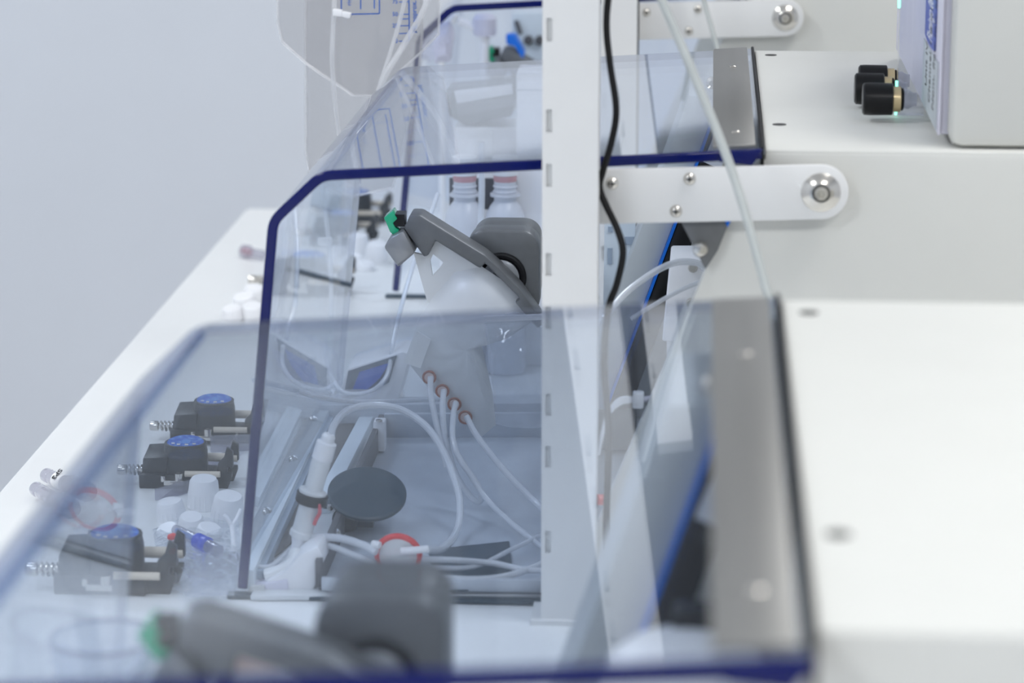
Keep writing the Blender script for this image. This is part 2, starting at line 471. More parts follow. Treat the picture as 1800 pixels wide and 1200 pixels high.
# ------------------------------------------------------------------ instrument cabinets (right hand side)
ctop_z = P(1345, 268, YN + 0.01).z
cx_l = P(1345, 268, YN + 0.01).x
head_x = P(1664, 268, YN + 0.01).x
WHICH = {0: 'farthest', 1: 'nearest', 2: 'middle'}
OFF = {1: -PITCHY, 2: 0.0, 0: PITCHY}
def cabinet(m):
    dy = OFF[m]
    y0, y1 = YN + 0.01 + dy, YF + 0.006 + dy
    lab = {1: 'white instrument cabinet nearest the camera, beside the blurred cover',
           2: 'middle white instrument cabinet carrying the head with black knobs',
           0: 'farthest white instrument cabinet, only its upper side seen at top right'}[m]
    t = thing('instrument_cabinet', (0.3, (y0 + y1) / 2, BZ), lab, 'cabinet', 'instrument cabinets along the bench')
    a = P(1318, 292, YN + 0.01); b = P(1050, 920, YN + 0.01)
    sl = (b.x - a.x) / (b.z - a.z)
    prof = [(cx_l, ctop_z), (0.60, ctop_z), (0.60, BZ), (a.x + sl * (BZ + 0.04 - a.z), BZ), (a.x + sl * (BZ + 0.04 - a.z), BZ + 0.04), (a.x, a.z), (cx_l, a.z + 0.004)]
    # side cheeks in front and behind, a recessed core between them
    for (ya, yb) in ((y0, y0 + 0.012), (y1 - 0.012, y1)):
        mesh('side_panel', MB().prism([(x, ya, z) for x, z in prof], (0, yb - ya, 0), bev=0.0012), 'cabinet_white', t)
    core = [(cx_l + 0.006, ctop_z - 0.002), (0.595, ctop_z - 0.002), (0.595, BZ + 0.002), (cx_l - 0.04, BZ + 0.002), (cx_l + 0.0, BZ + 0.12)]
    mesh('core', MB().prism([(x, y0 + 0.0125, z) for x, z in core], (0, y1 - y0 - 0.025, 0)), 'cabinet_white', t)
    mesh('top_plate', MB().span((cx_l, y0 + 0.0005, ctop_z - 0.0015), (0.599, y1 - 0.0005, ctop_z + 0.0015), bev=0.0012), 'cabinet_white', t)
    for (px, py) in ((1355, 97), (1370, 219)):
        v = ray(px, py); q = ORG + v * ((ctop_z + 0.0015 - CAMZ) / v.z)
        mesh('screw_hole', MB().lathe((q.x, q.y + dy, ctop_z + 0.0012), Z, [(0.0042, 0), (0.0042, 0.0006), (0.0034, 0.0007)], 20), 'dark_hole', t)
    return t
cabs = {m: cabinet(m) for m in (2, 1, 0)}

# head unit standing on the middle cabinet
def head_unit():
    y0, y1 = YN + 0.018, YF - 0.02
    zb = ctop_z + 0.0018
    t = thing('flow_analyser', (0.35, (y0 + y1) / 2, zb), 'pale grey box with black knobs and blue label on the middle cabinet', 'instrument')
    mesh('housing', MB().span((head_x + 0.002, y0, zb), (0.58, y1, zb + 0.21), bev=0.008), 'cabinet_white', t)
    mesh('side_plate', MB().span((head_x - 0.002, y0 + 0.016, zb + 0.006), (head_x + 0.004, y1 - 0.01, zb + 0.19), bev=0.001), 'lavender_plastic', t)
    vg = ray(1577, 205); g0 = ORG + vg * ((zb - CAMZ) / vg.z)
    mesh('clear_guard', MB().span((g0.x, g0.y, zb + 0.0005), (head_x - 0.0035, g0.y + 0.014, zb + 0.19), bev=0.001), 'acrylic_box', t)
    mesh('label_plate', MB().span((head_x - 0.0040, y0 + 0.012, zb + 0.006), (head_x - 0.0022, y1 - 0.012, zb + 0.18), bev=0.001), 'lavender_plastic', t)
    fx = head_x - 0.0042
    def onface(px, py):
        v = ray(px, py); q = ORG + v * (fx / v.x); return q
    # blue pill label with white lettering reading upwards
    c0 = onface(1637, 83); c1 = onface(1640, 3)
    w = (onface(1629, 40) - onface(1645, 40)).length / 2
    pl = []
    yc = (onface(1629, 40).y + onface(1645, 40).y) / 2
    zlo = c0.z + 0.003; w *= 1.2; zhi = c1.z + 0.004
    for k in range(13):
        a = math.pi + math.pi * k / 12
        pl.append((fx, yc + w * math.cos(a), zlo + 0.0032 * math.sin(a)))
    for k in range(13):
        a = math.pi * k / 12
        pl.append((fx, yc + w * math.cos(a), zhi + 0.0032 * math.sin(a)))
    lb = mesh('name_label', MB().prism(pl, (-0.0004, 0, 0)), 'label_pill', t)
    L = zhi - zlo
    text_mesh('lettering', 'Flamingo 08', w * 1.35, (fx - 0.0005, yc - w * 0.42, zlo + L * 0.02), Z, YV, 'print_white', lb, bold=0.0, squash=L * 0.95 / (w * 1.35 * 5.3))
    g = [onface(1620, 207), onface(1652, 207), onface(1658, 100), onface(1630, 100)]
    ya = max(g[0].y, g[3].y); yb = max(min(g[1].y, g[2].y), y0 + 0.014); za = max(g[0].z, zb + 0.012); zb2 = (g[2].z + g[3].z) / 2
    gl = mesh('data_label', MB().span((fx - 0.0004, yb + 0.004, za - 0.004), (fx, ya, zb2)), 'label_grey', t)
    rows = ['Unit IV', 'Channel 1 B-01 D-unit', 'Nom. flow low cell']
    for k, s_ in enumerate(rows):
        text_mesh('print_line', s_, (ya - yb) * 0.15, (fx - 0.0005, ya - (ya - yb) * (0.30 + 0.24 * k), za + 0.0035 + 0.006 * (k == 0)), Z, YV, 'print_black', gl, squash=0.52)
    # green status light along the far edge of the guard
    ztop = P(1583, 14, g0.y).z
    mesh('status_light', MB().span((g0.x - 0.0016, g0.y, ztop), (g0.x - 0.0002, g0.y + 0.002, ztop + 0.05)), 'led_green', t)
    mesh('status_light', MB().span((g0.x - 0.0016, g0.y, zb + 0.001), (g0.x - 0.0002, g0.y + 0.002, zb + 0.022)), 'led_green', t)
    # three knobs on clear stems
    for (px, py, Yk) in ((1536, 141, 1.84), (1530, 156, 1.79), (1545, 174, 1.735)):
        q = P(px, py, Yk)
        kn = mesh('knob', MB().lathe((q.x - 0.010, q.y, q.z), X, [(0.0085, 0), (0.0098, 0.001), (0.0100, 0.004), (0.0098, 0.018), (0.0088, 0.0185)], 28), 'black_plastic', t)
        mesh('collar', MB().lathe((q.x + 0.0085, q.y, q.z), X, [(0.0078, 0), (0.0078, 0.0045), (0.006, 0.005)], 24), 'brass', kn)
        mesh('seal', MB().lathe((q.x + 0.0132, q.y, q.z), X, [(0.006, 0), (0.0072, 0.0008), (0.006, 0.0018)], 24), 'black_rubber', kn)
        mesh('stem', MB().lathe((q.x + 0.0148, q.y, q.z), X, [(0.0055, 0), (0.0060, 0.003), (0.0042, 0.006), (0.0042, max(0.008, g0.x - q.x - 0.0148 + 0.001))], 24), 'clear_part', kn)
    mesh('vent_screw', MB().lathe((fx - 0.010, y1 - 0.03, zb + 0.052), X, [(0.002, 0), (0.003, 0.001), (0.003, 0.004), (0.0015, 0.0045), (0.0015, 0.0105)], 16), 'bright_steel', t)
    return t
head_unit()

# ------------------------------------------------------------------ acrylic covers
def offset_profile(pts, th):
    out = []
    for i, q in enumerate(pts):
        d0 = (pts[i] - pts[i - 1]).normalized() if i else None
        d1 = (pts[i + 1] - pts[i]).normalized() if i < len(pts) - 1 else None
        d0 = d0 or d1; d1 = d1 or d0
        n0 = Vector((-d0.y, d0.x)); n1 = Vector((-d1.y, d1.x))
        n = (n0 + n1); n = n / max(n.dot(n0), 0.3)
        out.append(q + n * th)
    return out
def rounded(pts, r, k=5):
    out = [pts[0]]
    for i in range(1, len(pts) - 1):
        a, b, c = pts[i - 1], pts[i], pts[i + 1]
        p0 = b + (a - b).normalized() * r; p1 = b + (c - b).normalized() * r
        for j in range(k + 1):
            s = j / k
            out.append(p0 * (1 - s) ** 2 + b * 2 * s * (1 - s) + p1 * s * s)
    out.append(pts[-1]); return out
def px2(x, y):
    q = P(x, y, YN); return Vector((q.x, q.z))
LID = [px2(1338, 263), px2(560, 302), px2(471, 386), px2(417, 1046)]
LID[3].y = BZ + 0.006
LIDR = rounded(LID, 0.007)
TH = 0.0048
def strip(mb, outer, th, y0, y1):
    inner = offset_profile(outer, th)
    n = len(outer); vs = []; fs = []
    for y in (y0, y1):
        for q in outer: vs.append((q.x, y, q.y))
        for q in inner: vs.append((q.x, y, q.y))
    N = 2 * n
    for i in range(n - 1):
        fs.append((i, i + 1, N + i + 1, N + i))
        fs.append((n + i, N + n + i, N + n + i + 1, n + i + 1))
        fs.append((i, n + i, n + i + 1, i + 1))
        fs.append((N + i, N + i + 1, N + n + i + 1, N + n + i))
    fs.append((0, N, N + n, n)); fs.append((n - 1, 2 * n - 1, N + 2 * n - 1, N + n - 1))
    return mb.add(vs, fs)
def cover(m):
    dy = OFF[m]; y0, y1 = YN + dy - (0.020 if m == 1 else 0), YF + dy
    lab = {1: 'blurred clear cover with blue edge in the foreground, nearest of the three',
           2: 'middle clear acrylic cover with deep blue cut edge, behind the white post',
           0: 'farthest clear acrylic cover with blue edge, at the top behind the bags'}[m]
    t = thing('acrylic_cover', (-0.12, (y0 + y1) / 2, BZ), lab, 'cover', 'clear acrylic covers')
    for nm, i0, i1, mt in (('top_sheet', 0, 4, 'acrylic'), ('bend_sheet', 3, 11, 'acrylic_bend'), ('front_sheet', 10, 14, 'acrylic')):
        mesh(nm, strip(MB(), LIDR[i0:i1], TH, y0 + 0.004, y1), mt, t, sharp=50)
    # deep blue cut edge facing the camera end
    wide = [Vector((q.x, q.y + 0.0004)) for q in LIDR]
    be = mesh('blue_edge', strip(MB(), wide, TH + 0.0012, y0, y0 + 0.0038), 'edge_blue', t, sharp=50)
    bv = be.modifiers.new('bevel', 'BEVEL'); bv.width = 0.0011; bv.segments = 3; bv.limit_method = 'ANGLE'; bv.angle_limit = math.radians(50)
    # closed far end
    inner = offset_profile(LIDR, TH)
    poly = [(q.x, y1 - 0.0042, q.y) for q in inner] + [(inner[0].x - 0.01, y1 - 0.0042, BZ + 0.006)]
    mesh('end_panel', MB().prism(poly, (0, 0.004, 0)), 'acrylic', t)
    mesh('far_edge', strip(MB(), LIDR, TH, y1 + 0.0003, y1 + 0.0018), 'acrylic_edge', t, sharp=50)
    a = LIDR[0]; d = (LIDR[1] - LIDR[0]).normalized(); nrm = Vector((-d.y, d.x))
    # hinge strip of brushed steel on the cabinet side
    def on(s, h, y): q = a + d * s - nrm * h; return (q.x, y, q.y)
    sw = 0.0245; s0 = 0.003
    hs = mesh('hinge_strip', MB().prism([on(s0, 0.0004, y0 + 0.008), on(s0, 0.0022, y0 + 0.008), on(s0 + sw, 0.0022, y0 + 0.008), on(s0 + sw, 0.0004, y0 + 0.008)], (0, y1 - y0 - 0.014, 0), bev=0.0003), 'brushed_steel', t)
    for yy in (0.12, 0.76):
        q = on(s0 + sw * 0.45, 0.0022, y0 + (y1 - y0) * yy)
        mesh('screw', MB().lathe(q, -Vector((nrm.x, 0, nrm.y)), [(0.0026, 0), (0.0026, 0.0004), (0.0018, 0.0010), (0.0006, 0.0012)], 18), 'bright_steel', hs)
    mesh('gasket', MB().span((a.x - 0.0002, y0 + 0.004, a.y - 0.012), (cx_l - 0.0006, y1 + 0.006, a.y + 0.001), bev=0.0006), 'black_rubber', t)
    mesh('corner_block', MB().prism([(a.x + 0.001, y0 - 0.002, a.y + 0.0004), (a.x - 0.024, y0 - 0.002, a.y - 0.001), (a.x - 0.024, y0 - 0.002, a.y - 0.007), (a.x - 0.005, y0 - 0.002, a.y - 0.009)], (0, 0.0055, 0), bev=0.0006), 'edge_blue', t)
    # foot flange that carries the end panel
    if m != 1:
        mesh('foot_rail', MB().span((LID[3].x - 0.006, y0 - 0.002, BZ + 0.0005), (-0.06, y0 + 0.006, BZ + 0.0030), bev=0.0004), 'dark_teal', t)
    return t
for m in (2, 1, 0): cover(m)

# ------------------------------------------------------------------ posts and support arms
PY = 1.585
def post(m):
    dy = OFF[m]
    x0 = P(954, 300, PY).x; x1 = P(1052, 300, PY).x
    zt = ctop_z + (0.46 if m == 2 else 0.385)
    y0, y1 = PY - 0.006 + dy, PY + 0.022 + dy
    lab = {2: 'white slotted metal post in front of the middle cover, with black cable',
           0: 'white slotted metal post behind the first post, in front of the farthest cover'}[m]
    t = thing('slotted_post', ((x0 + x1) / 2, PY + dy, BZ), lab, 'post', 'white slotted posts')
    fp = MB(); sx0, sx1 = x0 + 0.0022, x0 + 0.0054
    ft = 0.0016
    def seg(xa, xb, za, zb): fp.span((xa, y0, za), (xb, y0 + ft, zb))
    seg(x0, sx0, BZ, zt); seg(sx1, x1, BZ, zt)
    slots = []
    z_ref = P(962, 210, PY).z; z_ref2 = P(962, 305, PY).z; per = P(962, 50, PY).z - P(962, 305, PY).z
    k = -8
    while k < 10:
        for zc in (z_ref + k * per, z_ref2 + k * per):
            if BZ + 0.02 < zc < zt - 0.02: slots.append(zc)
        k += 1
    slots.sort(); cur = BZ
    for zc in slots:
        seg(sx0, sx1, cur, zc - 0.0065); cur = zc + 0.0065
    seg(sx0, sx1, cur, zt)
    mesh('front_face', fp, 'powder_white', t)
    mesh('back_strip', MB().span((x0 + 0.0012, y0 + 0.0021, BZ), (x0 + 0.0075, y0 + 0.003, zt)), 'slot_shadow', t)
    for xs in (x0, x1 - 0.0016):
        mesh('side_face', MB().span((xs, y0 + ft, BZ), (xs + 0.0016, y1, zt)), 'powder_white', t)
    mesh('top_cap', MB().span((x0 - 0.0005, y0 - 0.0005, zt), (x1 + 0.0005, y1 + 0.0005, zt + 0.002)), 'powder_white', t)
    mesh('foot_plate', MB().span((x0 - 0.006, y0 - 0.004, BZ), (x1 + 0.006, y1 + 0.003, BZ + 0.003)), 'powder_white', t)
    # black seam strip on the right flank
    if m == 0:
        mesh('seam', MB().span((x1, y0 + 0.002, BZ + 0.02), (x1 + 0.0014, y0 + 0.006, zt - 0.03)), 'black_rubber', t)
    return t
post(2); post(0)

def arm(m):
    dy = OFF[m]; Ya = 1.608
    lab = {2: 'white rounded support arm bolted to the middle cabinet side with large washer',
           0: 'white rounded support arm at the top edge, on the farthest cabinet'}[m]
    c = P(1443, 338, Ya); r = (P(1443, 290, Ya).z - P(1443, 386, Ya).z) / 2
    a0 = P(1052, 298, Ya); a1 = P(1052, 394, Ya)
    pts = [a0]
    ang0 = math.atan2(c.z + r - a0.z, c.x - a0.x)
    for k in range(17):
        a = math.pi / 2 + ang0 - math.pi * k / 16
        pts.append(Vector((c.x + r * math.cos(a), Ya, c.z + r * math.sin(a))))
    pts.append(a1)
    pts = [Vector((q.x, Ya + dy, q.z)) for q in pts]
    t = thing('support_arm', (c.x, Ya + dy, c.z), lab, 'arm', 'white support arms')
    mesh('plate', MB().prism(pts, (0, 0.004, 0), bev=0.0008), 'powder_white', t)
    mesh('spacer', MB().lathe((c.x, Ya + dy + 0.004, c.z), YV, [(0.010, 0), (0.010, 0.0098)], 24), 'powder_white', t)
    w = mesh('washer', MB().lathe((c.x, Ya + dy, c.z), -YV, [(0.0112, -0.0002), (0.0112, 0.0006), (0.0102, 0.0014), (0.006, 0.0040), (0.0046, 0.0042)], 40), 'bright_steel', t)
    mesh('bolt_ring', MB().torus((c.x, Ya + dy - 0.0042, c.z), YV, 0.0046, 0.0006, 28, 8), 'dark_hole', w)
    mesh('bolt', MB().lathe((c.x, Ya + dy - 0.003, c.z), -YV, [(0.0040, 0), (0.0040, 0.0028), (0.0032, 0.0036), (0.0018, 0.0037), (0.0014, 0.0022)], 6), 'bright_steel', w)
    for (px, py) in ((1076, 322), (1212, 314), (1188, 371)):
        q = P(px, py, Ya)
        s_ = mesh('screw', MB().lathe((q.x, Ya + dy + 0.0002, q.z), -YV, [(0.0036, 0), (0.0036, 0.0006), (0.0030, 0.0016), (0.0016, 0.0024), (0.0006, 0.0025)], 20), 'bright_steel', t)
        cr = MB().box((q.x, Ya + dy - 0.0024, q.z), (0.0036, 0.0006, 0.0009)); cr.box((q.x, Ya + dy - 0.0024, q.z), (0.0009, 0.0006, 0.0036))
        mesh('recess', cr, 'dark_hole', s_)
    return t
arm(2); arm(0)

# black cable running down the post flank
cab = MB().tube([P(1058, -220, 1.60), P(1072, -60, 1.600), P(1066, 40, 1.598), P(1072, 110, 1.592), P(1083, 190, 1.588), P(1076, 245, 1.590), P(1060, 300, 1.597), P(1054, 330, 1.604), P(1066, 362, 1.600), P(1086, 405, 1.592), P(1095, 445, 1.588), P(1084, 500, 1.590), P(1069, 545, 1.592), P(1062, 640, 1.592), P(1070, 760, 1.590), P(1066, 900, 1.590), P(1064, 1040, 1.588)], 0.0020, 10)
cab2 = []
mesh('power_cable', cab, 'black_rubber', label='black cable snaking down the right flank of the front post', cat='cable')
# stay rods running from above the posts to the cabinets
mesh('stay_rod', MB().tube([P(1062, -260, 1.59), P(1138, -60, 1.575), P(1215, 120, 1.560), P(1290, 310, 1.535), P(1352, 525, 1.50), P(1380, 640, 1.475), P(1425, 880, 1.45), B(1480, 1230, 0.001)], 0.0026, 12), 'tube_solid', label='slanting grey translucent rod crossing in front of the support arm', cat='rod')
mesh('stay_rod', MB().tube([P(1180, -190, 2.43), P(1215, -80, 2.43), P(1240, 10, 2.425), P(1262, 90, 2.40), P(1275, 150, 2.38), P(1274, 260, 2.37), B(1270, 525, 0.001)], 0.0022, 12), 'tube_solid', label='thin grey rod at the top edge beside the far support arm', cat='rod')

# ------------------------------------------------------------------ rocker drives
def rot_img(q, c, ang):
    """turn a point about the Y axis through c"""
    d = Vector((q.x - c.x, 0, q.z - c.z)); ca, sa = math.cos(ang), math.sin(ang)
    return Vector((c.x + d.x * ca - d.z * sa, q.y, c.z + d.x * sa + d.z * ca))
YG = 1.845
HUB = P(881, 487, YG)
def zp(zx, zy): return (660 + zx / 5.453, 340 + zy / 5.453)
ARM = [zp(*q) for q in ((345, 178), (440, 180), (1060, 565), (1190, 680), (1390, 880), (1640, 1230), (1560, 1260), (1345, 1010), (1390, 985), (1375, 960), (1060, 640), (1015, 690), (590, 425), (520, 565), (480, 582), (290, 312))]
HEADB = [zp(*q) for q in ((290, 312), (405, 522), (245, 660), (225, 640), (110, 480), (118, 450), (165, 375))]
CLIP = [zp(*q) for q in ((92, 212), (175, 148), (222, 222), (180, 262), (206, 312), (240, 330), (190, 385), (150, 345), (118, 268))]
def rocker(m, off, ang):
    off = Vector(off)
    hub = HUB + off
    T = lambda q: rot_img(q + off, hub, ang)
    lab = {2: 'grey rocking drive with tilted arm and green clip inside the middle cover',
           1: 'blurred grey rocking drive with dark arm and green clip at the bottom',
           0: 'far grey rocking drive with green clip, under the farthest cover'}[m]
    t = thing('rocker_drive', (hub.x, hub.y, BZ), lab, 'rocker', 'rocking drives under the covers')
    # gearbox: rounded square in the XZ plane
    a = P(820, 404, YG) + off; b = P(948, 560, YG) + off
    def rsq(x0, x1, z0, z1, r, y):
        o = []
        for (cx, cz, s) in ((x1 - r, z1 - r, 0), (x0 + r, z1 - r, 1), (x0 + r, z0 + r, 2), (x1 - r, z0 + r, 3)):
            for k in range(6):
                an = s * math.pi / 2 + k * math.pi / 10
                o.append((cx + r * math.cos(an), y, cz + r * math.sin(an)))
        return o
    mesh('gearbox', MB().prism(rsq(a.x, b.x, b.z, a.z, 0.012, hub.y), (0, 0.022, 0), bev=0.0019), 'anodised_grey', t)
    mesh('gearbox_back', MB().prism(rsq(a.x + 0.001, b.x - 0.001, b.z + 0.001, a.z - 0.001, 0.012, hub.y + 0.0225), (0, 0.03, 0), bev=0.0012), 'anodised_grey', t)
    cxp = P(1000, 500, 2.02).x + off.x; cyp = 2.025 + off.y
    if m == 1: cxp, cyp = (a.x + b.x) / 2, hub.y + 0.045
    if m != 1: mesh('mount_bar', MB().prism([(b.x - 0.012, hub.y + 0.052, b.z + 0.02), (b.x - 0.012, hub.y + 0.052, b.z + 0.036), (cxp, cyp, b.z + 0.036), (cxp, cyp, b.z + 0.02)], (0.012, 0.0, 0)), 'anodised_grey', t)
    mesh('column', MB().span((cxp - 0.004, cyp - 0.006, BZ + 0.0045), (cxp + 0.014, cyp + 0.008, b.z + (0.04 if m != 1 else 0.004)), bev=0.001), 'anodised_grey', t)
    mesh('seal_ring', MB().torus((hub.x, hub.y - 0.001, hub.z), YV, 0.0145, 0.0024, 40, 10), 'black_rubber', t)
    mesh('hub', MB().lathe((hub.x, hub.y, hub.z), -YV, [(0.0122, 0), (0.0122, 0.003), (0.0105, 0.004), (0.004, 0.0045)], 36), 'anodised_light', t)
    ya = YG - 0.030
    def poly(lst, y): return [T(P(x, y_, YG - 0.02) * 1.0) + Vector((0, y - (YG - 0.02), 0)) for x, y_ in lst]
    ar = mesh('arm', MB().prism(poly(ARM, ya), (0, 0.024, 0), bev=0.0012), 'anodised_grey', t)
    hb = mesh('clamp_head', MB().prism(poly(HEADB, ya - 0.006), (0, 0.034, 0), bev=0.0016), 'anodised_light', t)
    mesh('clip', MB().prism(poly(CLIP, ya + 0.002), (0, 0.016, 0), bev=0.0006), 'green_metal', t)
    q0 = T(P(*zp(230, 240), YG - 0.02))
    mesh('clip_pad', MB().box((q0.x, ya + off.y + 0.010, q0.z), (0.008, 0.014, 0.008)), 'black_plastic', t)
    # axle joining arm and hub
    mesh('axle', MB().cyl((hub.x, hub.y - 0.004, hub.z), (hub.x, ya + off.y + 0.01, hub.z), 0.006), 'anodised_grey', t)
    # hanger plate with window
    HP = [zp(*q) for q in ((368, 562), (430, 545), (480, 590), (522, 560), (588, 440))]
    yh = ya + 0.008
    H = lambda zx, zy: T(P(*zp(zx, zy), YG - 0.02)) + Vector((0, yh - (YG - 0.02), 0))
    hp = MB()
    left = [H(368, 562), H(555, 572), H(525, 640), H(545, 780), H(640, 790), H(700, 900), H(520, 1045)]
    hp.prism([H(368, 562), H(480, 585), H(555, 575), H(527, 640), H(548, 782), H(520, 1045), H(498, 1030)], (0, 0.003, 0))
    hp.prism([H(480, 585), H(590, 430), H(800, 570), H(655, 655), H(555, 575)], (0, 0.003, 0))
    hp.prism([H(655, 655), H(800, 570), H(1010, 690), H(640, 1000), H(520, 1045), H(548, 782), H(628, 700)], (0, 0.003, 0))
    mesh('hanger_plate', hp, 'frosted', t)
    return t, T
rk2, T2 = rocker(2, (0, 0, 0), 0.0)
rk1, T1 = rocker(1, (0.016, -PITCHY - 0.01, 0.028), math.radians(14))
rk0, T0 = rocker(0, (0, PITCHY, 0), 0.0)
# blue guard arc on the far rocker
q = P(905, 78, YG + PITCHY - 0.02)
mesh('rocker_sleeve', MB().prism([P(889, 62, 2.66), P(905, 62, 2.66), P(921, 92, 2.66), P(920, 108, 2.66), P(905, 82, 2.66), P(890, 78, 2.66)], (0, 0.02, 0), bev=0.001), 'bright_blue', rk0)

def culture_bag(m, T, label):
    Yb = YG - 0.022
    t = thing('culture_bag', T(P(820, 640, Yb)), label, 'bag', 'white culture bags on the rockers')
    g = lambda x, y, dy=0.0: T(P(x, y, Yb)) + Vector((0, dy, 0))
    out = [(800, 478), (847, 468), (880, 490), (912, 522), (934, 566), (900, 590), (842, 585), (852, 630), (866, 690), (872, 746), (847, 767), (829, 752), (748, 676), (712, 630), (736, 562), (762, 520)]
    mesh('pouch', MB().pillow([g(*q) for q in out], YV, 0.010, 6, 0.0008), 'frosted', t)
    mesh('stiffener', MB().prism([g(712, 630, -0.011), (g(736, 575, -0.011)), g(760, 590, -0.011), g(742, 640, -0.011)], (0, 0.001, 0)), 'frosted', t)
    for k, (x, y) in enumerate(((757, 657), (780, 681), (801, 704), (820, 727))):
        c = g(x, y, -0.0085)
        po = mesh('port', MB().lathe(c, -YV, [(0.0036, -0.004), (0.0036, 0.0012), (0.0028, 0.0018)], 24), 'port_core', t)
        mesh('port_ring', MB().torus(c - YV * 0.001, YV, 0.0040, 0.0008, 28, 8), 'port_ring', po)
    return t
culture_bag(2, T2, 'white culture bag with four brown-ringed ports hanging from the middle rocker')
culture_bag(1, T1, 'white culture bag hanging from the blurred nearest rocker')
culture_bag(0, T0, 'white culture bag hanging from the far rocker')
# clear pouch right of the culture bag
t = thing('clear_pouch', P(900, 750, 1.80), 'crinkled clear plastic pouch beside the white culture bag', 'pouch')
mesh('film', MB().pillow([P(*q, 1.80) for q in ((850, 562), (905, 548), (960, 560), (968, 650), (955, 752), (900, 752), (872, 745), (862, 650))], YV, 0.010, 7, 0.0022), 'bag_film_clear', t)
mesh('seal_band', MB().prism([P(*q, 1.795) for q in ((850, 556), (960, 552), (960, 562), (850, 566))], (0, 0.0015, 0)), 'frosted', t)

# ------------------------------------------------------------------ inside the middle cover: tray, rails, floor plate
def slab(name, pts, h0, h1, mat, parent, bev=0.0005):
    """polygon given in photo pixels on the level h1 above the bench, with thickness down to h0"""
    q = [B(x, y, h1) for x, y in pts]
    return mesh(name, MB().prism(q, (0, 0, h0 - h1), bev=bev), mat, parent)
base = thing('module_floor', (B(700, 850).x, B(700, 850).y, BZ), 'pale grey module floor with rails, under the middle cover', 'module base')
slab('floor_plate', ((640, 716), (1010, 716), (985, 1043), (440, 1046)), 0.0005, 0.004, 'floor_plate', base)
rl = slab('front_rail', ((560, 700), (588, 700), (446, 1002), (423, 1002)), 0.004, 0.016, 'rail_pale', base)
for (x, y) in ((551, 738), (516, 808), (470, 900)):
    c = B(x, y, 0.016)
    s_ = mesh('screw', MB().lathe((c.x, c.y, BZ + 0.016), (0.5, -0.4, 0.77), [(0.0034, -0.001), (0.0034, 0.001), (0.0025, 0.002), (0.001, 0.0022)], 18), 'bright_steel', rl)
slab('channel', ((588, 702), (600, 702), (463, 1002), (446, 1002)), 0.004, 0.012, 'rail_grey', base)
slab('gap_strip', ((600, 712), (640, 712), (520, 945), (463, 992)), 0.0042, 0.0062, 'gap_brown', base)
slab('inner_rail', ((640, 716), (664, 716), (580, 885), (548, 885)), 0.004, 0.011, 'rail_pale', base)
slab('back_rail', ((560, 700), (985, 692), (985, 708), (560, 712)), 0.004, 0.02, 'tray_steel', base)

tray = thing('steel_tray', (B(800, 880).x, B(800, 880).y, BZ + 0.004), 'shallow dull steel tray on the floor under the middle cover', 'tray')
TR = [B(676, 770, 0.006), B(1010, 768, 0.006), B(985, 1038, 0.006), B(566, 1034, 0.006)]
mesh('pan', MB().prism(TR, (0, 0, -0.0015)), 'tray_steel', tray)
def wallstrip(a, b, h=0.018, w=0.004):
    d = (b - a).normalized(); n = Vector((-d.y, d.x, 0)) * w
    return MB().prism([a, b, b + n, a + n], (0, 0, h), bev=0.0008)
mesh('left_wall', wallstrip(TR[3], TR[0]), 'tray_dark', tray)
mesh('back_wall', wallstrip(TR[0], TR[1]), 'tray_steel', tray)
mesh('right_wall', wallstrip(TR[1], TR[2]), 'tray_steel', tray)
mesh('front_wall', wallstrip(TR[2], TR[3], 0.008), 'tray_steel', tray)
cl = B(668, 778, 0.012)
mesh('corner_clip', MB().box((cl.x, cl.y, BZ + 0.018), (0.008, 0.012, 0.022), bev=0.001), 'white_plastic', tray)
mesh('clip_screw', MB().lathe((cl.x, cl.y - 0.005, BZ + 0.0292), Z, [(0.0025, 0), (0.0022, 0.001), (0.001, 0.0014)], 14), 'bright_steel', tray)

# black sensor unit on the tray rim, with knob
su = thing('sensor_unit', B(640, 900, 0.02), 'dark sensor unit with round lens plate on the tray rim', 'sensor')
c = B(645, 872, 0.030)
tilt = Vector((0.10, -0.42, 0.9)).normalized()
mesh('lens_plate', MB().lathe(c, tilt, [(0.0245, 0), (0.0252, 0.001), (0.0252, 0.003), (0.024, 0.004)], 44), 'dark_teal', su)
mesh('bracket', MB().prism([B(568, 884, 0.022), B(656, 884, 0.022), B(664, 862, 0.022), B(580, 862, 0.022)], (0, 0, -0.004), bev=0.0005), 'dark_teal', su)
k0 = B(606, 912, 0.012)
mesh('knob', MB().lathe((k0.x, k0.y, BZ + 0.008), (0.1, -0.7, 0.7), [(0.0078, -0.004), (0.0082, 0.0), (0.0082, 0.009), (0.007, 0.0105), (0.003, 0.011)], 24), 'black_plastic', su)
mesh('leg', MB().span((k0.x - 0.003, k0.y + 0.002, BZ + 0.005), (k0.x + 0.018, k0.y + 0.010, BZ + 0.022)), 'dark_teal', su)
for (x, y) in ((580, 889), (592, 934)):
    q = B(x, y, 0.02)
    mesh('screw', MB().lathe(q, (0, -0.6, 0.8), [(0.0024, -0.002), (0.0024, 0), (0.0014, 0.0014)], 14), 'bright_steel', su)

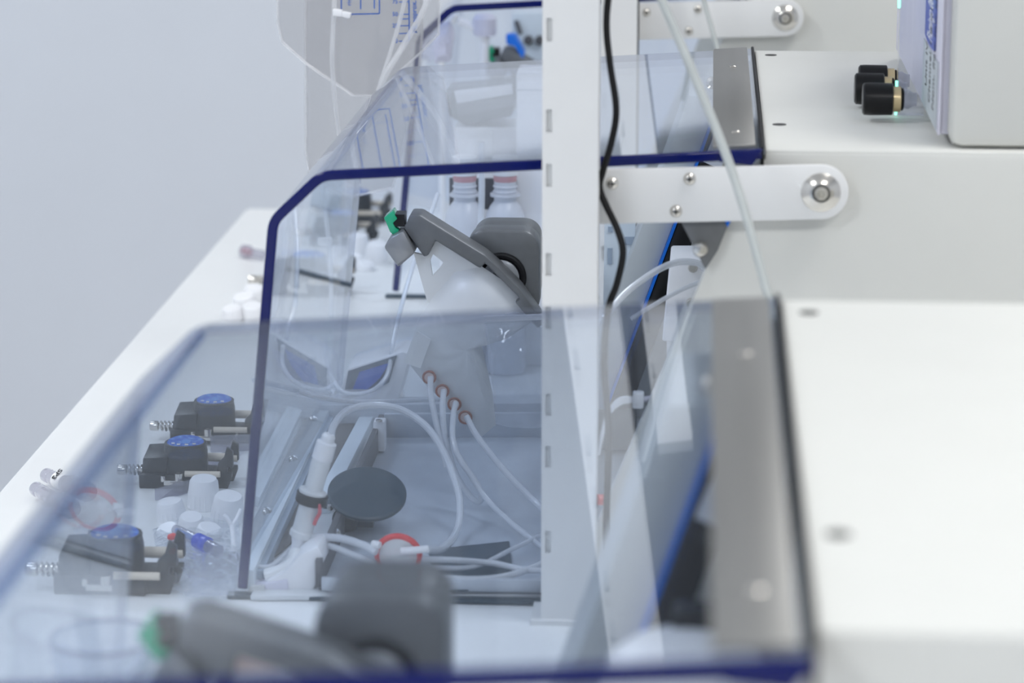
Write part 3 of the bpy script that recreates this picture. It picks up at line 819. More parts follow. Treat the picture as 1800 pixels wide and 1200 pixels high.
# white inline filter housing standing at the front
fh = thing('inline_filter', B(520, 990), 'white upright inline filter with black clamp, joined to looping tubes', 'filter')
YF_ = 1.655
def seglathe(name, a, b, prof, mat, parent, Y=YF_):
    A = P(*a, Y); Bq = P(*b, Y); L = (Bq - A).length
    return mesh(name, MB().lathe(A, Bq - A, [(r, h * L) for r, h in prof], 22), mat, parent)
seglathe('cap', (579, 762), (566, 806), [(0.003, 0), (0.0042, 0.1), (0.0042, 0.3), (0.0062, 0.35), (0.0064, 1.0), (0.004, 1.02)], 'white_plastic', fh)
seglathe('barrel', (566, 806), (549, 868), [(0.0056, 0), (0.006, 0.1), (0.0056, 0.85), (0.0085, 0.9), (0.0085, 1.0)], 'frosted', fh)
seglathe('clamp', (550, 866), (546, 884), [(0.0092, 0), (0.0098, 0.1), (0.0098, 0.9), (0.0092, 1)], 'black_rubber', fh)
seglathe('lower_barrel', (545, 884), (529, 942), [(0.0062, 0), (0.0064, 0.8), (0.0074, 0.85), (0.0074, 1.0)], 'frosted', fh)
seglathe('spigot', (529, 942), (520, 985), [(0.0058, 0), (0.0045, 0.4), (0.0045, 0.8), (0.006, 1)], 'white_plastic', fh)
mesh('red_seal', MB().tube([P(560, 885, 1.648), P(562, 900, 1.648), P(556, 912, 1.648), P(552, 922, 1.648)], 0.0012, 8), 'red_tint', fh)
mb_ = thing('manifold_block', B(515, 1035), 'white curved manifold block on the floor below the inline filter', 'manifold')
mesh('body', MB().prism([P(*q, 1.621) for q in ((560, 958), (568, 975), (566, 1005), (548, 1046), (462, 1046), (468, 1020), (500, 1004), (524, 976))], (0, 0.03, 0), bev=0.003), 'white_plastic', mb_)
mesh('elbow', MB().tube([P(525, 970, 1.64), P(520, 990, 1.635), P(500, 1006, 1.63), P(470, 1016, 1.63)], 0.006, 14), 'frosted', mb_)
mesh('foot', MB().prism([P(*q, 1.6195) for q in ((440, 1030), (505, 1018), (508, 1048), (432, 1047))], (0, 0.016, 0), bev=0.001), 'lavender_plastic', mb_)
mesh('corner_tab', MB().prism([P(*q, 1.6165) for q in ((440, 1030), (464, 1030), (464, 1045), (434, 1046))], (0, 0.003, 0)), 'slot_shadow', mb_)

# red-ringed disc filter
c = P(700, 974, 1.632)
df = thing('disc_filter', (c.x, c.y, c.z - 0.015), 'round white disc filter with a bright red rim, in front of the tray', 'filter')
mesh('red_rim', MB().torus(c, (0, 1, 0.25), 0.0128, 0.0019, 44, 12), 'red_ring', df)
mesh('membrane', MB().lathe(c + Vector((0, 0.001, 0)), (0, -1, -0.25), [(0.0126, -0.002), (0.0126, 0.002), (0.006, 0.0034), (0.001, 0.0036)], 40), 'frosted', df)
mesh('inlet', MB().tube([P(705, 968, 1.626), P(735, 966, 1.626), P(752, 964, 1.628)], 0.0022, 10), 'white_plastic', df)
mesh('outlet', MB().tube([P(668, 958, 1.626), P(655, 955, 1.628)], 0.0022, 10, 0), 'white_plastic', df)
mesh('stand', MB().span((c.x - 0.002, c.y + 0.003, BZ + 0.006), (c.x + 0.002, c.y + 0.006, c.z - 0.012)), 'clear_part', df)

# tubing
def hose(pts, r, label, mat='tube_silicone', name='silicone_tube', group='silicone tubes'):
    o = []
    for x, y, Y in pts:
        q = P(x, y, Y)
        if q.z < BZ + 0.011 + r: q = B(x, y, 0.011 + r)
        o.append(q)
    return mesh(name, MB().tube(o, r, 10), mat, label=label, cat='tube', group=group)
hose([(581, 768, 1.655), (588, 745, 1.68), (610, 722, 1.74), (650, 712, 1.77), (700, 718, 1.78), (745, 745, 1.78), (775, 785, 1.77), (795, 830, 1.76), (808, 880, 1.74), (804, 930, 1.72), (780, 962, 1.66), (750, 966, 1.628)], 0.0024, 'thick white tube arching from the inline filter down to the red-rimmed disc')
hose([(757, 662, 1.80), (757, 690, 1.795), (764, 730, 1.79), (775, 775, 1.785), (785, 820, 1.78)], 0.0020, 'tube hanging from the uppermost brown-ringed port')
hose([(780, 686, 1.80), (778, 720, 1.79), (783, 770, 1.785), (800, 830, 1.78), (825, 870, 1.775), (842, 882, 1.77), (846, 866, 1.77), (832, 840, 1.772), (808, 806, 1.775), (796, 770, 1.78), (797, 730, 1.79), (801, 708, 1.80)], 0.0020, 'tube looping between the second and third brown-ringed ports')
hose([(820, 732, 1.80), (840, 768, 1.79), (890, 830, 1.78), (950, 890, 1.77), (1010, 940, 1.76)], 0.0021, 'straight tube running down right from the lowest brown-ringed port')
hose([(806, 800, 1.78), (850, 870, 1.765), (900, 920, 1.75), (960, 965, 1.74)], 0.0018, 'tube crossing the tray towards the lower right behind the post')
hose([(536, 948, 1.655), (560, 944, 1.65), (600, 946, 1.64), (640, 958, 1.63), (662, 970, 1.625)], 0.0024, 'upper white tube running from the manifold to the red-rimmed disc')
hose([(540, 958, 1.65), (575, 958, 1.645), (620, 974, 1.635), (660, 990, 1.63)], 0.0020, 'lower white tube running from the manifold to the red-rimmed disc')
hose([(740, 982, 1.632), (800, 984, 1.64), (870, 990, 1.65), (930, 1002, 1.65), (1000, 1000, 1.65)], 0.0019, 'white tube leaving the red-rimmed disc to the right')
hose([(760, 1012, 1.68), (820, 1018, 1.68), (880, 1014, 1.68), (940, 996, 1.69), (1000, 965, 1.70)], 0.0021, 'pale tube curving below the dark tray opening')
hose([(742, 996, 1.685), (830, 996, 1.70), (900, 965, 1.71), (970, 930, 1.72)], 0.0016, 'thin tube crossing over the dark tray opening towards the post')
hose([(440, 985, 1.66), (455, 995, 1.655), (475, 995, 1.655), (500, 975, 1.66), (520, 955, 1.67)], 0.0016, 'double thin tube dipping beside the blue vertical edge')
hose([(446, 668, 1.68), (500, 680, 1.76), (560, 698, 1.85), (640, 706, 1.90), (760, 702, 1.92), (830, 700, 1.92)], 0.0017, 'long thin clear tube stretched across the back of the middle module')
hose([(572, 590, 2.04), (573, 625, 2.03), (582, 660, 2.02), (605, 690, 2.00), (650, 688, 2.0), (680, 660, 2.01), (690, 610, 2.03), (700, 560, 2.06), (725, 470, 2.09), (770, 340, 2.12)], 0.0017, 'thin clear tube hanging in a U behind the middle cover')
hose([(555, 630, 2.04), (535, 640, 2.04), (535, 650, 2.03), (560, 672, 2.02), (590, 690, 2.0)], 0.0016, 'short clear tube curling near the far corner of the cover')
hose([(565, 320, 2.10), (575, 400, 2.10), (581, 470, 2.10), (583, 560, 2.08)], 0.0018, 'clear tube dropping vertically below the far drip bag')
hose([(846, 250, 2.16), (847, 320, 2.16), (845, 390, 2.16), (840, 450, 2.15)], 0.0026, 'white tube standing between the two bottles')

# dark lower opening right of the disc filter
slab('drain_slot', ((752, 965), (895, 950), (905, 1030), (770, 1040)), 0.0065, 0.0075, 'dark_teal', tray)

# small controller with blue screen at the back of the middle module
Yc = 2.02
ct = thing('small_controller', P(660, 690, Yc), 'small white tilted controller with a blue screen behind the tray', 'controller')
mesh('case', MB().prism([P(*q, Yc) for q in ((596, 694), (610, 648), (706, 618), (722, 622), (700, 704), (600, 706))], (0, 0.05, 0), bev=0.0015), 'white_plastic', ct)
mesh('bezel', MB().prism([P(*q, Yc - 0.001) for q in ((606, 684), (612, 652), (698, 624), (684, 672), (660, 684))], (0, 0.001, 0)), 'screen_grey', ct)
mesh('screen', MB().prism([P(*q, Yc - 0.002) for q in ((620, 684), (632, 654), (684, 638), (668, 664), (646, 684))], (0, 0.001, 0)), 'screen_blue', ct)
mesh('stand_foot', MB().span(P(610, 706, Yc + 0.005) - Vector((0, 0, 0.0)), (P(700, 706, Yc).x, Yc + 0.045, BZ + 0.001)), 'white_plastic', ct)

# ------------------------------------------------------------------ tilted screens of each module (right of the post)
YS = 1.93
def tilted_screen(m, label):
    dy = Vector((0, OFF[m], 0))
    L = [(1268, 168), (1187, 394), (1135, 534), (1065, 720)]
    def off_line(d0, d1, y): return [P(x + d0, y_, y) + dy for x, y_ in L] + [P(x + d1, y_, y) + dy for x, y_ in L[::-1]]
    t = thing('tilted_screen', (P(1065, 720, YS).x, YS + dy.y, BZ), label, 'screen', 'tilted screens of the modules')
    mesh('back_housing', MB().prism(off_line(3, 42, YS), (0, 0.10, 0), bev=0.001), 'black_plastic', t)
    mesh('blue_trim', MB().prism(off_line(-2.5, 2.5, YS - 0.001), (0, 0.10, 0)), 'edge_blue' if False else 'bright_blue', t)
    mesh('front_plate', MB().prism([P(x - 3, y_, YS) + dy for x, y_ in L] + [P(x - 62, y_, YS) + dy for x, y_ in ((1135, 534), (1187, 394))] + [P(1206, 168, YS) + dy], (0, 0.09, 0)) if False else MB().prism(off_line(-58, -3, YS + 0.004), (0, 0.09, 0), bev=0.001), 'plate_grey', t)
    a, b = Vector((1253, 228)), Vector((1232, 284))
    mesh('silver_label', MB().prism([P(a.x + 6, a.y, YS - 0.0006) + dy, P(a.x + 38, a.y + 8, YS - 0.0006) + dy, P(b.x + 34, b.y + 14, YS - 0.0006) + dy, P(b.x + 4, b.y, YS - 0.0006) + dy], (0, 0.0006, 0)), 'label_silver', t)
    pv = P(1262, 172, YS) + dy
    mesh('pivot', MB().lathe(pv + Vector((0.004, 0.0, 0.002)), -YV, [(0.006, -0.01), (0.006, 0.004), (0.004, 0.006)], 20), 'label_silver', t)
    mesh('pivot_screw', MB().lathe(P(1252, 145, YS) + dy, -YV, [(0.0042, 0), (0.0042, 0.003), (0.002, 0.0045)], 18), 'bright_steel', t)
    bs = P(1065, 720, YS) + dy
    mesh('support', MB().span((bs.x - 0.01, YS + dy.y + 0.02, BZ + 0.004), (bs.x + 0.02, YS + dy.y + 0.07, bs.z + 0.004)), 'anodised_grey', t)
    return t
tilted_screen(2, 'tilted black screen with blue edge seen under the support arm')
tilted_screen(1, 'blurred tilted black screen with blue edge and silver label, beside the steel strip')
# pale hump next to the screen of the nearest module
hm = MB().lathe(P(1205, 1178, 1.0) + Vector((0, 0, -0.02)), Z, [(0.032, 0), (0.032, 0.012), (0.029, 0.024), (0.020, 0.031), (0.006, 0.034)], 32)
t = thing('pump_dome', P(1205, 1178, 1.0) - Vector((0, 0, 0.02)), 'blurred pale domed pump cover at the bottom, beside the steel strip', 'pump')
mesh('dome', hm, 'white_plastic', t)
mesh('dome_stand', MB().cyl(P(1205, 1178, 1.0) - Vector((0, 0, 0.02)), Vector((P(1205, 1178, 1.0).x, 1.0, BZ)), 0.014), 'anodised_grey', t)
mesh('valve_body', MB().box(P(1225, 1098, 1.02), (0.018, 0.02, 0.014), bev=0.002), 'black_plastic', t)

# bracket, white block and hoses under the support arm
t = thing('arm_bracket', P(1240, 430, 1.625), 'dark grey triangular bracket with one screw below the support arm', 'bracket')
mesh('plate', MB().prism([P(*q, 1.6145) for q in ((1192, 380), (1286, 380), (1262, 440), (1240, 474))], (0, 0.003, 0), bev=0.0005), 'anodised_grey', t)
q = P(1231, 438, 1.6145)
mesh('screw', MB().lathe(q, -YV, [(0.0046, 0), (0.0046, 0.0012), (0.0036, 0.0026), (0.001, 0.0032)], 22), 'bright_steel', t)
mesh('blue_sticker', MB().prism([P(*q_, 1.6125) for q_ in ((1273, 386), (1286, 386), (1279, 399))], (0, 0.0006, 0)), 'bright_blue', t)
t = thing('valve_block', P(1205, 560, 1.76), 'white valve block with chrome screws under the support arm', 'valve block')
mesh('body', MB().prism([P(*q_, 1.76) for q_ in ((1178, 458), (1240, 458), (1262, 490), (1250, 600), (1164, 600))], (0, 0.05, 0), bev=0.0015), 'white_plastic', t)
for (x, y) in ((1218, 470), (1214, 532)):
    mesh('screw', MB().lathe(P(x, y, 1.7595), -YV, [(0.0030, -0.001), (0.0030, 0.002), (0.0024, 0.003)], 18), 'bright_steel', t)
mesh('stand', MB().span(P(1172, 600, 1.77), (P(1246, 600, 1.77).x, 1.80, BZ + 0.004)), 'white_plastic', t)
hose([(1062, 560, 1.70), (1100, 515, 1.71), (1150, 478, 1.72), (1190, 461, 1.73), (1225, 462, 1.735), (1238, 472, 1.74)], 0.0021, 'grey-white tube arching to the white valve block under the arm')
hose([(1110, 560, 1.70), (1150, 535, 1.71), (1200, 508, 1.72), (1250, 488, 1.73)], 0.0014, 'thin clear tube below the arch at the white valve block')
# slotted inner panel behind the post
ip = thing('inner_panel', P(1092, 560, 1.98), 'pale blue slotted inner panel just right of the front post', 'panel')
mesh('sheet', MB().prism([P(*q_, 1.98) for q_ in ((1064, 300), (1118, 300), (1114, 700), (1058, 700))], (0, 0.003, 0)), 'rail_pale', ip)
for (x0, y0, x1, y1) in ((1069, 398, 1077, 408), (1068, 436, 1076, 464), (1098, 416, 1116, 430)):
    a = P(x0, y0, 1.9795); b = P(x1, y1, 1.9795)
    mesh('slot', MB().span((a.x, 1.9792, b.z), (b.x, 1.980, a.z)), 'rail_grey', ip)
mesh('foot', MB().span((P(1058, 700, 1.98).x, 1.975, BZ + 0.004), (P(1114, 700, 1.98).x, 1.99, P(1058, 700, 1.98).z + 0.001)), 'rail_pale', ip)
# connector with bundle of tubes (seen through the nearest cover)
t = thing('tube_connector', P(1124, 702, 1.62), 'small white square connector with a fan of thin tubes', 'connector')
mesh('block', MB().box(P(1122, 702, 1.63), (0.0065, 0.008, 0.0092), bev=0.0008), 'white_plastic', t)
mesh('stem', MB().cyl(P(1128, 702, 1.63), P(1146, 700, 1.634), 0.0018), 'lavender_plastic', t)
for k in range(3):
    mesh('tube', MB().tube([P(1114, 699 + 3 * k, 1.63), P(1090, 700 + 5 * k, 1.63), P(1070, 722 + 4 * k, 1.62), P(1058, 760 + 5 * k, 1.615), P(1052, 800, 1.612)], 0.0009, 8), 'tube_silicone', t)
mesh('red_stopper', MB().cyl(P(1050, 878, 1.60), P(1066, 878, 1.602), 0.0032), 'red_ring', label='small red cap beside the lower part of the front post', cat='stopper')

# ------------------------------------------------------------------ pumps on the bench front
def pump(c, label, s=1.0):
    """c: bench point below the dial. Round black housing with a blue dial, side wing, spring screw, clamp and bracket."""
    t = thing('peristaltic_pump', c, label, 'pump', 'black pumps with blue dials on the bench')
    x, y, z = c
    V = lambda a, b, h: (x + a * s, y + b * s, z + h * s)
    mesh('base', MB().prism([V(-0.030, -0.014, 0), V(0.018, -0.014, 0), V(0.020, 0.014, 0), V(-0.026, 0.014, 0), V(-0.033, 0.0, 0)], (0, 0, 0.010 * s), bev=0.001), 'pump_black', t)
    mesh('housing', MB().lathe(V(0, 0, 0.008), Z, [(0.0145 * s, 0), (0.0150 * s, 0.002), (0.0150 * s, 0.016 * s), (0.0142 * s, 0.020 * s), (0.0136 * s, 0.021 * s)], 36), 'pump_black', t)
    mesh('wing', MB().prism([V(-0.029, -0.008, 0.010), V(-0.029, 0.010, 0.010), V(-0.026, 0.012, 0.026), V(-0.010, 0.014, 0.027), V(-0.010, -0.010, 0.027), V(-0.024, -0.008, 0.021)], (0.001, 0, 0.0), bev=0.0) if False else MB().prism([V(-0.029, -0.009, 0.009), V(-0.012, -0.012, 0.009), V(-0.010, -0.012, 0.022), V(-0.028, -0.009, 0.020)], (0, 0.024 * s, 0.004 * s), bev=0.001), 'pump_black', t)
    dial = mesh('dial', MB().lathe(V(0, 0, 0.029), (0.02, -0.12, 1), [(0.0126 * s, 0), (0.0126 * s, 0.0006), (0.0122 * s, 0.0010)], 40), 'dial_print', t)
    em = MB().lathe(V(0.0005, -0.0004, 0.0301), (0.02, -0.12, 1), [(0.0040 * s, 0), (0.0038 * s, 0.0003)], 5)
    mesh('emblem', em, 'blue_light', dial)
    for k in range(4):
        a = math.radians(215 + 35 * k)
        mesh('dial_mark', MB().box(V(0.0092 * math.cos(a), 0.0092 * math.sin(a) - 0.0003, 0.0298 + 0.0011 * math.sin(a) * -0.6), (0.0022 * s, 0.0009 * s, 0.0008 * s)), 'print_white', dial)
    mesh('bezel', MB().torus(V(0, 0, 0.029), Z, 0.0134 * s, 0.0011 * s, 40, 8), 'pump_black', t)
    # spring-loaded screw on the left
    sp = mesh('spring_screw', MB().lathe(V(-0.046, -0.006, 0.011), X, [(0.0032 * s, 0), (0.0036 * s, 0.001), (0.0036 * s, 0.006 * s), (0.0022 * s, 0.0065 * s), (0.0022 * s, 0.018 * s)], 18), 'bright_steel', t)
    for k in range(4):
        mesh('coil', MB().torus(V(-0.0375 + 0.0028 * k, -0.006, 0.011), (1, 0, 0.15), 0.0034 * s, 0.0006 * s, 20, 6), 'bright_steel', sp)
    # clamp below the dial, facing the camera end
    cm = mesh('clamp', MB().box(V(-0.005, -0.0175, 0.006), (0.014 * s, 0.005 * s, 0.0036 * s), bev=0.0005), 'bright_steel', t)
    mesh('clamp_screw', MB().lathe(V(-0.002, -0.0175, 0.0075), Z, [(0.0030 * s, 0), (0.0030 * s, 0.005 * s), (0.0016 * s, 0.0051 * s), (0.0014 * s, 0.0035 * s)], 18), 'bright_steel', cm)
    mesh('clamp_tip', MB().box(V(-0.0125, -0.0175, 0.0085), (0.003 * s, 0.004 * s, 0.004 * s), bev=0.0004), 'bright_steel', cm)
    # beige hoses through the pump head
    mesh('hose', MB().cyl(V(0.002, -0.0155, 0.0115), V(0.026, -0.0150, 0.0115), 0.0021 * s), 'beige_tube', t)
    mesh('hose', MB().cyl(V(0.010, 0.010, 0.0165), V(0.034, 0.010, 0.0165), 0.0030 * s), 'beige_tube', t)
    # hooked bracket on the right
    br = [(0.020, 0.000), (0.030, 0.000), (0.033, 0.008), (0.033, 0.011), (0.030, 0.011), (0.030, 0.015), (0.034, 0.015), (0.034, 0.026), (0.030, 0.029), (0.028, 0.022), (0.024, 0.018), (0.022, 0.008)]
    mesh('bracket', MB().prism([V(a, -0.010, h) for a, h in br], (0, 0.004 * s, 0), bev=0.0004), 'pump_black', t)
    mesh('bracket', MB().prism([V(a + 0.001, 0.008, h) for a, h in br], (0, 0.004 * s, 0), bev=0.0004), 'pump_black', t)
    mesh('rear_bar', MB().box(V(0.022, 0.0, 0.005), (0.014 * s, 0.020 * s, 0.010 * s), bev=0.0005), 'pump_black', t)
    return t
pumps = []
for (px, py, lab) in ((378, 772, 'black pump with blue dial, farthest left-bench pump beside the middle cover'),
                      (328, 850, 'second black pump with blue dial, just behind the white caps'),
                      (205, 1032, 'black pump with blue dial seen hazily through the nearest cover')):
    pumps.append(pump(B(px, py), lab, {378: 1.0, 328: 1.0, 205: 1.16}[px]))
# clear dividers beside the pumps
t = thing('clear_bin', B(420, 860), 'shallow clear plastic bin between the pumps and the white caps', 'bin')
def wallc(a, b, h):
    a = B(*a); b = B(*b); d = (b - a).normalized(); n = Vector((-d.y, d.x, 0)) * 0.0018
    return MB().prism([a, b, b + n, a + n], (0, 0, h), bev=0.0004)
for i, (a, b, h) in enumerate((((275, 880), (355, 858), 0.008), ((385, 845), (420, 785), 0.010), ((370, 795), (450, 792), 0.012), ((355, 858), (385, 845), 0.008))):
    mesh('side', wallc(a, b, h), 'clear_part', t)
slab('base', ((280, 878), (384, 848), (418, 790), (372, 798)), 0.0003, 0.0016, 'clear_part', t)

# ------------------------------------------------------------------ caps, fittings and small parts on the bench
def cap(x, y, r, h, tilt, label, mat='white_plastic', z=0.0):
    c = B(x, y, z)
    t = thing('bottle_closure', c, label, 'closure', 'white caps heaped on the bench')
    ax = Vector(tilt).normalized()
    mesh('shell', MB().lathe(c + Z * 0.0005, ax, [(r * 0.92, 0), (r, h * 0.04), (r * 0.98, h * 0.55), (r * 0.90, h * 0.88), (r * 0.78, h * 0.98), (r * 0.3, h)], 30), mat, t)
    rb = MB()
    e1 = ax.cross(Vector((0.3, 1, 0.2))).normalized(); e2 = ax.cross(e1)
    for k in range(18):
        a = 2 * math.pi * k / 18; d = e1 * math.cos(a) + e2 * math.sin(a)
        rb.cyl(c + d * r * 0.985 + ax * h * 0.08, c + d * r * 0.965 + ax * h * 0.55, r * 0.05, 6)
    g = mesh('grip_ribs', rb, mat, t); g['kind'] = 'stuff'
    mesh('tamper_ring', MB().torus(c + ax * h * 0.05 + Z * 0.0005, ax, r * 0.97, r * 0.07, 30, 8), mat, t)
    return t
caps = []
for (x, y, r, h, tl, lab) in ((358, 892, 0.0105, 0.021, (0.05, -0.1, 1), 'tallest white cap, just below the second pump'),
                              (398, 918, 0.0105, 0.020, (0.15, -0.2, 1), 'large white cap beside the blue cover edge'),
                              (303, 915, 0.0095, 0.014, (-0.1, -0.1, 1), 'white cap left of the tallest cap'),
                              (336, 937, 0.0085, 0.013, (0.1, -0.3, 1), 'small white cap just above the blue connector'),
                              (300, 945, 0.0080, 0.008, (-0.3, -0.4, 1), 'flat white cap nearest the cover bend, left of the blue connector'),
                              (365, 945, 0.0085, 0.008, (0.3, -0.2, 1), 'flat white cap right of the blue connector')):
    caps.append(cap(x, y, r, h, tl, lab))
# loose clear bag under the caps
t = thing('loose_bag', B(345, 990), 'flattened clear plastic bag lying under the white caps', 'bag')
mesh('film', MB().pillow([B(*q_, 0.004) for q_ in ((268, 930), (330, 905), (420, 915), (424, 990), (412, 1046), (330, 1050), (285, 1020))], Z, 0.0035, 6, 0.0012), 'bag_film_clear', t)
mesh('fold', MB().pillow([B(*q_, 0.011) for q_ in ((290, 955), (350, 935), (415, 960), (418, 1010), (340, 1030))], (0.1, 0, 1), 0.002, 5, 0.001), 'bag_film_clear', t)
# blue connector
def blue_connector():
    a = B(308, 930, 0.016); b = B(384, 968, 0.013)
    t = thing('blue_connector', (a + b) / 2 - Z * 0.005, 'clear and blue luer connector lying on the white caps', 'connector')
    d = (b - a); L = d.length
    mesh('sleeve', MB().lathe(a, d, [(0.0030, 0), (0.0034, 0.05 * L), (0.0040, 0.5 * L), (0.0040, 0.55 * L)], 20), 'clear_part', t)
    mesh('core', MB().lathe(a + d * 0.03, d, [(0.0012, 0), (0.0016, 0.2 * L), (0.0024, 0.5 * L)], 14), 'blue_light', t)
    mesh('collar', MB().lathe(a + d * 0.5, d, [(0.0036, 0), (0.0050, 0.02 * L), (0.0050, 0.10 * L), (0.0042, 0.13 * L), (0.0052, 0.16 * L), (0.0052, 0.24 * L), (0.004, 0.26 * L)], 22), 'blue_insert', t)
    mesh('tail', MB().lathe(a + d * 0.76, d, [(0.0036, 0), (0.0042, 0.02 * L), (0.0040, 0.24 * L)], 20), 'clear_part', t)
    return t
blue_connector()
mesh('red_tip', MB().lathe(B(296, 945, 0.012), (0.7, -0.2, 0.3), [(0.0014, 0), (0.0022, 0.001), (0.0022, 0.004), (0.0010, 0.006)], 14), 'red_ring', label='tiny red tip left of the blue connector', cat='cap')
# Y-shaped white tubing by the blue edge
t = thing('y_tube', B(410, 985), 'white Y-shaped tube piece beside the blue cover edge', 'tube')
mesh('stem', MB().tube([B(412, 985, 0.004), B(410, 945, 0.010), B(408, 925, 0.014)], 0.0016, 10), 'white_plastic', t)
mesh('branch', MB().tube([B(408, 925, 0.014), B(400, 912, 0.018), B(394, 905, 0.020)], 0.0014, 10), 'white_plastic', t)
mesh('branch', MB().tube([B(408, 925, 0.014), B(418, 908, 0.018), B(424, 895, 0.022)], 0.0014, 10), 'white_plastic', t)
mesh('drip_nub', MB().lathe(B(411, 985, 0.003), (0, -0.3, 1), [(0.002, 0), (0.004, 0.001), (0.0035, 0.004), (0.001, 0.006)], 16), 'clear_part', t)

# clear fittings marked SP3 at the bench edge
def sp3(a, b, label, lab_text=None):
    a = B(*a, 0.0072); b = B(*b, 0.0072); d = b - a; L = d.length
    t = thing('clear_fitting', (a + b) / 2 - Z * 0.0072, label, 'fitting', 'clear tube fittings at the bench edge')
    mesh('nozzle', MB().lathe(a, d, [(0.0044, 0), (0.0050, 0.02 * L), (0.0050, 0.10 * L), (0.0040, 0.12 * L), (0.0050, 0.16 * L), (0.0053, 0.5 * L)], 18), 'clear_part', t)
    mesh('body', MB().lathe(a + d * 0.5, d, [(0.0053, 0), (0.0066, 0.03 * L), (0.0070, 0.46 * L), (0.0060, 0.5 * L)], 10), 'clear_part', t)
    if lab_text:
        p = a + d * 0.33; dn = d.normalized(); ax = Vector((d.x, d.y, 0)).normalized()
        n = Vector((0, -0.75, 0.66)).normalized(); n = (n - dn * n.dot(dn)).normalized()
        sd = dn.cross(n)
        ba = mesh('paper_band', MB().lathe(p - dn * 0.0035, dn, [(0.0052, 0), (0.0056, 0.0002), (0.0056, 0.0098), (0.0052, 0.010)], 28), 'print_white', t)
        text_mesh('lettering', lab_text, 0.0062, p + n * 0.0058 - sd * 0.0056 - dn * 0.0010, sd, dn, 'print_black', ba, bold=0.00022)
    return t
sp3((80, 834), (158, 866), 'clear fitting with white SP3 paper band at the bench edge', 'SP3')
sp3((62, 858), (128, 896), 'plain clear fitting lying beside the SP3 one')
# pinkish fitting pair further along the bench edge, and white wadding
def far_bits():
    a = B(425, 440, 0.006); b = B(462, 448, 0.006)
    t = thing('clear_fitting', (a + b) / 2, 'blurred pinkish clear fitting at the far end of the bench', 'fitting', 'clear tube fittings at the bench edge')
    mesh('body', MB().lathe(a, b - a, [(0.004, 0), (0.0065, 0.003), (0.0065, 0.010), (0.0045, 0.011), (0.0045, (b - a).length)], 14), 'clear_part', t)
    mesh('insert', MB().lathe(a, b - a, [(0.002, 0), (0.0035, 0.004), (0.0035, 0.012)], 12), 'pink_tint', t)
far_bits()
for k, (x, y, r) in enumerate(((432, 545, 0.011), (446, 528, 0.010), (410, 562, 0.009), (444, 560, 0.010))):
    c = B(x, y)
    t = cap(x, y, r, r * 1.3, (0.2 * (k % 2) - 0.1, -0.2, 1), ['blurred white cap left of the blue edge, lowest of four', 'blurred white cap left of the blue edge, topmost of four', 'blurred white cap left of the blue edge, leftmost of four', 'blurred white cap left of the blue edge, touching the edge'][k])
# foreground plastic inside the nearest cover at the lower left: clear lidded tub
t = thing('clear_tub', P(180, 1200, 1.12) - Vector((0, 0, 0.05)), 'large clear plastic tub at lower left under the nearest cover', 'tub')
cc = P(185, 1120, 1.13)
mesh('wall', MB().lathe((cc.x, cc.y, BZ + 0.001), Z, [(0.014, 0), (0.020, 0.004), (0.022, cc.z - BZ - 0.012), (0.0235, cc.z - BZ - 0.010), (0.0235, cc.z - BZ), (0.0215, cc.z - BZ), (0.0205, cc.z - BZ - 0.012), (0.018, 0.006)], 40), 'bag_film_clear', t)
mesh('rim', MB().torus((cc.x, cc.y, cc.z), Z, 0.0228, 0.0010, 44, 8), 'clear_part', t)
# soft tubes at the nearest rocker
hose([(255, 1120, 0.99), (262, 1150, 0.99), (235, 1190, 0.985), (200, 1230, 0.98)], 0.0028, 'blurred white tube hanging below the green clip of the nearest rocker')
hose([(315, 1150, 0.985), (290, 1180, 0.98), (262, 1215, 0.98)], 0.0034, 'blurred pinkish white tube at the lower left beside the dark rocker arm')
mesh('sample_strip', MB().prism([P(*q_, 0.965) for q_ in ((385, 1146), (480, 1132), (560, 1150), (560, 1176), (390, 1180))], (0, 0.006, 0), bev=0.001), 'port_core', rk1, label='beige strip below the arm')

# ------------------------------------------------------------------ bottles and rack behind the middle module
YB = 2.19
def bottle(x, label):
    c = P(x, 350, YB); bz = BZ + 0.001
    zt = P(x, 318, YB).z; H = zt - bz
    sh = P(x, 366, YB).z - bz
    t = thing('bottle', (c.x, YB, bz), label, 'bottle', 'translucent bottles in the black rack')
    R = 0.0158; r = 0.0088
    mesh('body', MB().lathe((c.x, YB, bz), Z, [(R * 0.92, 0), (R, 0.003), (R, sh - 0.012), (R * 0.94, sh - 0.004), (R * 0.75, sh + 0.002), (r, sh + 0.006), (r, sh + 0.009), (r * 1.35, sh + 0.010), (r * 1.35, sh + 0.012), (r, sh + 0.0125), (r, H)], 32), 'frosted_bottle', t)
    n = mesh('thread', MB().torus((c.x, YB, bz + H - 0.004), Z, r, 0.0010, 28, 6).torus((c.x, YB, bz + H - 0.008), Z, r, 0.0010, 28, 6), 'frosted_bottle', t)
    mesh('pink_seal', MB().lathe((c.x, YB, bz + H), Z, [(r, 0), (r * 1.05, 0.001), (r * 1.05, 0.004), (r * 0.9, 0.005)], 28), 'pink_tint', t)
    mesh('closure', MB().lathe((c.x, YB, bz + H + 0.005), Z, [(r * 1.1, 0), (r * 1.15, 0.001), (r * 1.15, 0.014), (r, 0.015)], 28), 'white_plastic', t)
    return t
bottle(817, 'left translucent white bottle with pink neck seal in the black rack')
bottle(888, 'right translucent white bottle with pink neck seal in the black rack')
t = thing('bottle_rack', (P(850, 340, YB + 0.03).x, YB + 0.03, BZ), 'black rack plate standing behind the two translucent bottles', 'rack')
a = P(790, 312, YB + 0.02); b = P(908, 368, YB + 0.02)
